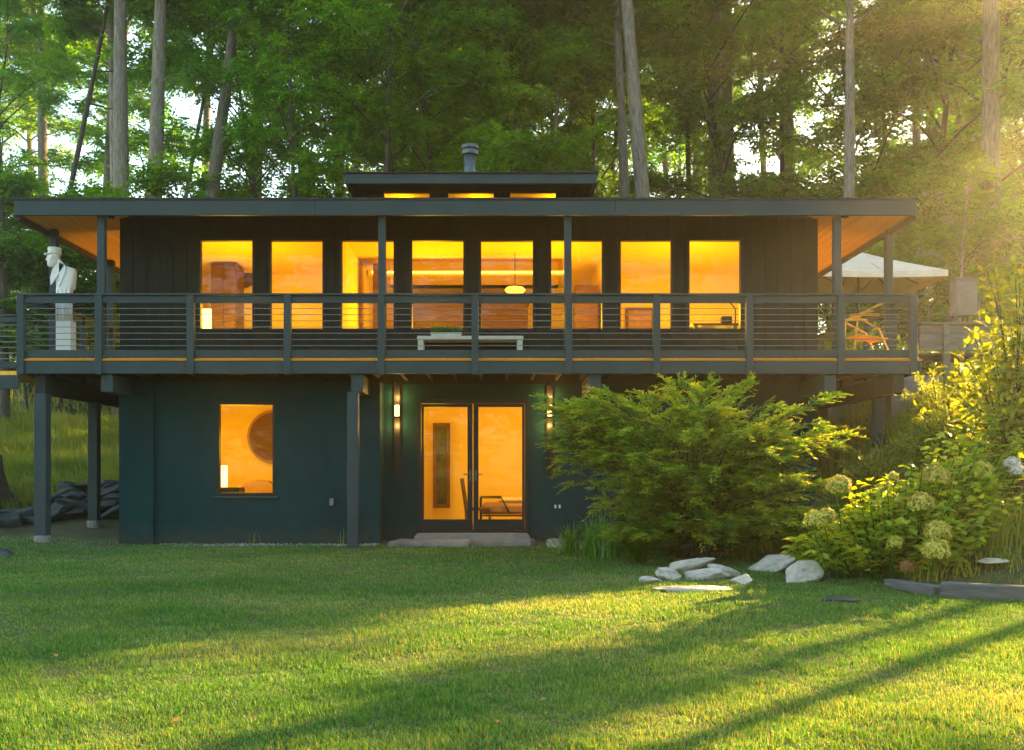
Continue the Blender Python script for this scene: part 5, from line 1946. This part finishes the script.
# understorey on the left bank, behind the statue and on the right slope
us = [(-20, 12, 0), (28, 13, 1), (60, 14.5, 0), (98, 13, 1), (10, 17, 0), (75, 18, 0), (120, 12, 0), (40, 22, 1), (925, 12, 0), (958, 11, 1), (1000, 12.5, 0), (1035, 10, 1), (885, 13, 0), (912, 16, 1), (975, 16, 0), (838, 15, 0), (818, 11.2, 1),
      (1060, 13, 0)]
usl = ['cut by the left frame edge', 'behind the left landing', 'behind the statue', 'right of the statue', 'deep behind the left landing', 'deep behind the statue', 'beside the left house corner', 'farthest back on the left', 'right behind the parasol',
       'left of the utility box', 'right of the utility box', 'cut by the right frame edge', 'behind the parasol peak', 'deep behind the parasol', 'deep behind the utility box', 'behind the right roof end', 'low behind the right house corner', 'beyond the right frame edge']
for (px, Y, k_), wh in zip(us, usl):
    x = (px - VPX) * (Y - CY) / F
    place_tree(LOW[k_], 'young_tree', x, Y, 'young leafy tree of the understorey, ' + wh, 'young trees under the wood', None, r_.uniform(.8, 1.2), cat='young tree')
for px, Y, s_, wh in ((958, 8.5, .85, 'standing behind the grey utility box'), (1015, 9.5, .7, 'near the right frame edge behind the tall shrub'), (928, 10, .6, 'right beside the parasol edge')):
    x = (px - VPX) * (Y - CY) / F
    place_tree(BARE, 'bare_sapling', x, Y, 'pale leafless sapling ' + wh, 'bare saplings on the right slope', None, s_, 0, .1, cat='sapling')
# trees beside the picture on the right: they shade the lawn in bars; a branch reaches into the frame
for pr, x, y, s_, lab, nm in ((MID[1], 15.2, 15.6, .9, 'leafy tree whose bright branches reach in at the top right corner', 'leafy_tree'),
                          (TALL[1], 17.0, 7.4, .9, 'tall tree just outside the right frame edge casting the long shadow bar', 'tall_tree'),
                          (MID[0], 21, 2.5, 1.1, 'leafy tree outside the right frame edge shading the right of the lawn', 'leafy_tree'),
                          (MID[3], 15.5, -.6, .9, 'leafy tree outside the right frame edge nearest the lawn', 'leafy_tree'),
                          (THIN[0], 18.6, 8.1, 1.0, 'thin straight tree outside the right frame edge beside the tall one', 'slender_tree'),
                          (THIN[1], 14.2, 2.7, 1.0, 'thin tree outside the right frame edge above the flower bed', 'slender_tree'),
                          (THIN[1], 25, 19, 1.0, 'thin-crowned tree far outside the right frame edge', 'slender_tree'),
                          (THIN[0], 28, 17.5, 1.0, 'second thin-crowned tree far outside the right frame edge', 'slender_tree'),
                          (MID[1], 24, 5.0, 1.1, 'leafy tree farther outside the right frame edge', 'leafy_tree')):
    place_tree(pr, nm, x, y, lab, 'trees beside the lawn on the right', 1.0, s_)

# far wood: one mass of foliage closing the view, sky showing through above and between
n = 900
fx = rng.uniform(-62, 62, n)
fy = rng.uniform(44, 62, n)
fz = ground(fx, fy) + rng.random(n) ** 1.3 * np.where(fx < -12, 9, 15)
keep = wob(fx, fz, .35, 4) + wob(fx, fz * 1.4, 1.1, 2) * .7 > -.35
keep |= (fz - ground(fx, fy) < 5) | ((fx > 16) & (fz < 15))
pts = np.stack([fx, fy, fz], 1)[keep]
v, q, ti = sprays(pts, rng, 12, 1.9, 9, .42, .6)
fw = np_mesh('wood', v, q, 'leaf_tree', ti)
tag(fw, 'far mass of green foliage closing the wood behind the trunks', 'wood', kind='stuff')
# the wood behind the viewer, seen only mirrored in the panes
n = 2600
fx = rng.uniform(-45, 45, n)
fy = rng.uniform(-52, -40, n)
fz = rng.random(n) * 25
keep = wob(fx, fz, .5, 4) + wob(fx, fz * 1.4, 1.6, 2) * .8 > -.42
v, q, ti = sprays(np.stack([fx, fy, fz], 1)[keep], rng, 12, 1.7, 9, .4, .6)
fw = np_mesh('wood', v, q, 'leaf_tree', ti)
tag(fw, 'edge of the wood on the near side of the lawn mirrored in the panes', 'wood', kind='stuff')
# old root flare at the left edge
p = P(-18, 480, 3.0)
gz = G(p.x, 3.0)
t = thing('tree_stump', (p.x, 3.0, gz), 'dark flared tree stump on the grassy bank at the left edge', 'stump')
mb = MB()
mb.loft([[(p.x + math.cos(a) * rr_ * (1 + .25 * math.sin(5 * a) * fl), 3.0 + math.sin(a) * rr_ * (1 + .25 * math.sin(5 * a) * fl), gz + z) for a in np.linspace(0, 2 * math.pi, 30, False)] for z, rr_, fl in ((-.2, .75, 1), (.1, .55, 1), (.35, .40, .7), (.7, .33, .4), (1.0, .31, .3))])
mb.build('stump', 'bark_dark', t, True)

# ------------------------------------------------------------------ grass
def blades(x, y, h, wd, lean, seed, tint):
    r = np.random.default_rng(seed)
    n = len(x)
    a = r.uniform(0, 2 * math.pi, n)
    base = np.stack([x, y, ground(x, y) - .004], 1)
    side = np.stack([np.cos(a), np.sin(a), np.zeros(n)], 1)
    la = r.uniform(0, 2 * math.pi, n)
    ld = np.stack([np.cos(la), np.sin(la), np.zeros(n)], 1) * (lean * r.random(n))[:, None] + np.array([-.12, -.1, 0])
    m_ = base + ld * (h * .3)[:, None] + np.array([0, 0, 1.0]) * (h * .55)[:, None]
    tp = base + ld * (h * .95)[:, None] + np.array([0, 0, 1.0]) * (h * (1 - .35 * np.linalg.norm(ld, axis=1)))[:, None]
    s0 = side * (wd * .5)[:, None]
    v = np.stack([base - s0, base + s0, m_ + s0 * .8, m_ - s0 * .8, tp], 1).reshape(-1, 3)
    o_ = (np.arange(n) * 5)[:, None]
    return v, o_ + np.array([[0, 1, 2, 3]]), o_ + np.array([[3, 2, 4]]), np.repeat(tint, 5)


def lawn_tint(x, y, r):
    streak = np.clip(wob(x * .35 + y * .25, y * 1.1 - x * .5, 1.1, 6), 0, 1) ** 1.5
    patch = streak * .55 + wob(x * .6 + y * .5, y - x * .3, .8, 1) * .5 + wob(x, y, 1.9, 3) * .3 + wob(x, y, 6, 5) * .15
    return np.clip(.42 + .42 * patch + r.normal(0, .2, len(x)), 0, 1)


r_ = np.random.default_rng(5)
n = 640000
D = 3.7 * (16.0 / 3.7) ** r_.random(n)
half = .74 * D + .6
X = (r_.random(n) * 2 - 1) * half + .014 * D
Yg = D + CY
ok = (Yg < .9) & ~((Yg > .35) & (X > -1.75) & (X < .65)) & (X > -9.5)
ok &= ~((Yg > -.5) & (X < -5.6) & (r_.random(n) < .6))
ok &= ~((X > 3.2) & (Yg > -4.4))
X, Yg, D = X[ok], Yg[ok], D[ok]
bare = wob(X, Yg, 1.3, 7) + .5 * wob(X, Yg, 4.3, 2)
ok = r_.random(len(X)) > .55 * sm(.5, 1.1, bare)
X, Yg, D = X[ok], Yg[ok], D[ok]
h = (.038 + .017 * wob(X, Yg, 2.4, 1) + .016 * wob(X, Yg, 7, 4) + .01 * wob(X, Yg, 17, 3)) * r_.uniform(.45, 1.2, len(X))
h = np.maximum(h, .016)
v, q, t3, ti = blades(X, Yg, h, np.maximum(.0042, .00085 * D), .75, 8, lawn_tint(X, Yg, r_))
lg = np_mesh('grass', v, q, 'lawn_grass', ti, None, t3)
tag(lg, 'mown green lawn grass in front of the house', 'grass', kind='stuff')
# sparser grass at the sides of the lawn, outside the picture
n = 330000
X = r_.uniform(-17, 15, n)
Yg = r_.uniform(-16.5, .8, n)
ok = (np.abs(X) > .74 * (Yg - CY) + .6) | (X < -9.5)
X, Yg = X[ok], Yg[ok]
v, q, t3, ti = blades(X, Yg, r_.uniform(.03, .08, len(X)), np.full(len(X), .016), .75, 9, lawn_tint(X, Yg, r_))
lg = np_mesh('grass', v, q, 'lawn_grass', ti, None, t3)
tag(lg, 'lawn grass at the sides of the lawn', 'grass', kind='stuff')

# dead leaves blown on the lawn
n = 170
X, Yg = r_.uniform(-9, 6, n), r_.uniform(-11, .2, n)
b_ = np.stack([X, Yg, ground(X, Yg) + .025], 1)
v, q = leaf_quads(b_, np.stack([r_.normal(0, 1, n), r_.normal(0, 1, n), r_.normal(0, .25, n)], 1), np.array([0, 0, 1.0]) + r_.normal(0, .4, (n, 3)), r_.uniform(.025, .055, n), r_.uniform(.018, .032, n))
o = np_mesh('dead_leaves', v, q, 'petal_brown', np.repeat(r_.random(n), 4))
tag(o, 'dead brown leaves strewn over the lawn', 'dead leaves', kind='stuff')

# long grass on the left bank and on the right slope
def long_grass(x, y, lo, hi, wd, seed, label):
    r = np.random.default_rng(seed)
    n = len(x)
    v, q, t3, ti = blades(x, y, r.uniform(lo, hi, n) * (1 + .35 * wob(x, y, 1.4, 2)), np.full(n, wd), 1.0, seed, np.clip(.5 + .3 * wob(x, y, .9, 1) + r.normal(0, .2, n), 0, 1))
    o = np_mesh('tall_grass', v, q, 'tall_grass', ti, None, t3)
    tag(o, label, 'tall grass', kind='stuff')


n = 60000
X, Yg = r_.uniform(-19, -5.9, n), r_.uniform(.8, 12.5, n)
ok = (Yg > 2.2 + .8 * wob(X, Yg, 1, 1)) | (X < -8.5 + .5 * wob(X, Yg, 1.5, 1))
ok &= ~((X > -8.6) & (Yg < 3.3))
ok &= ~((X > -6.5) & (Yg > .7) & (Yg < 9))
long_grass(X[ok], Yg[ok], .2, .5, .014, 81, 'long yellowish grass on the bank behind the left deck posts')
n = 52000
X, Yg = r_.uniform(3.3, 10.5, n), r_.uniform(-4.9, 6.0, n)
ok = (X > 4.0 + .3 * wob(X, Yg, 1.2, 1) - .3 * (Yg > -2)) & ~((X < 5.5) & (Yg > .6)) & ~((X > 6.3) & (Yg > 4.0)) & ~((Yg < -4.3) & (X < 4.2))
long_grass(X[ok], Yg[ok], .12, .42, .012, 82, 'long yellow-green grass on the slope at the right of the house')
n = 30000
X, Yg = r_.uniform(-24, 24, n), r_.uniform(9.5, 30, n)
long_grass(X, Yg, .15, .5, .03, 83, 'ground cover of the wood behind the house')

# ------------------------------------------------------------------ haze
hm = bpy.data.materials.new('haze')
hm.use_nodes = True
nt = hm.node_tree
nt.nodes.clear()
out = N(nt, 'ShaderNodeOutputMaterial')
pv = N(nt, 'ShaderNodeVolumePrincipled')
pv.inputs['Color'].default_value = (.92, .86, .76, 1)
pv.inputs['Density'].default_value = .0016
pv.inputs['Anisotropy'].default_value = .84
nt.links.new(pv.outputs[0], out.inputs['Volume'])
M['haze'] = hm
hz_ = MB().box(-80, 80, -58, 80, -2.2, 46).build('haze', 'haze')
tag(hz_, 'thin sunlit evening haze over the lawn and wood', 'haze', kind='stuff')
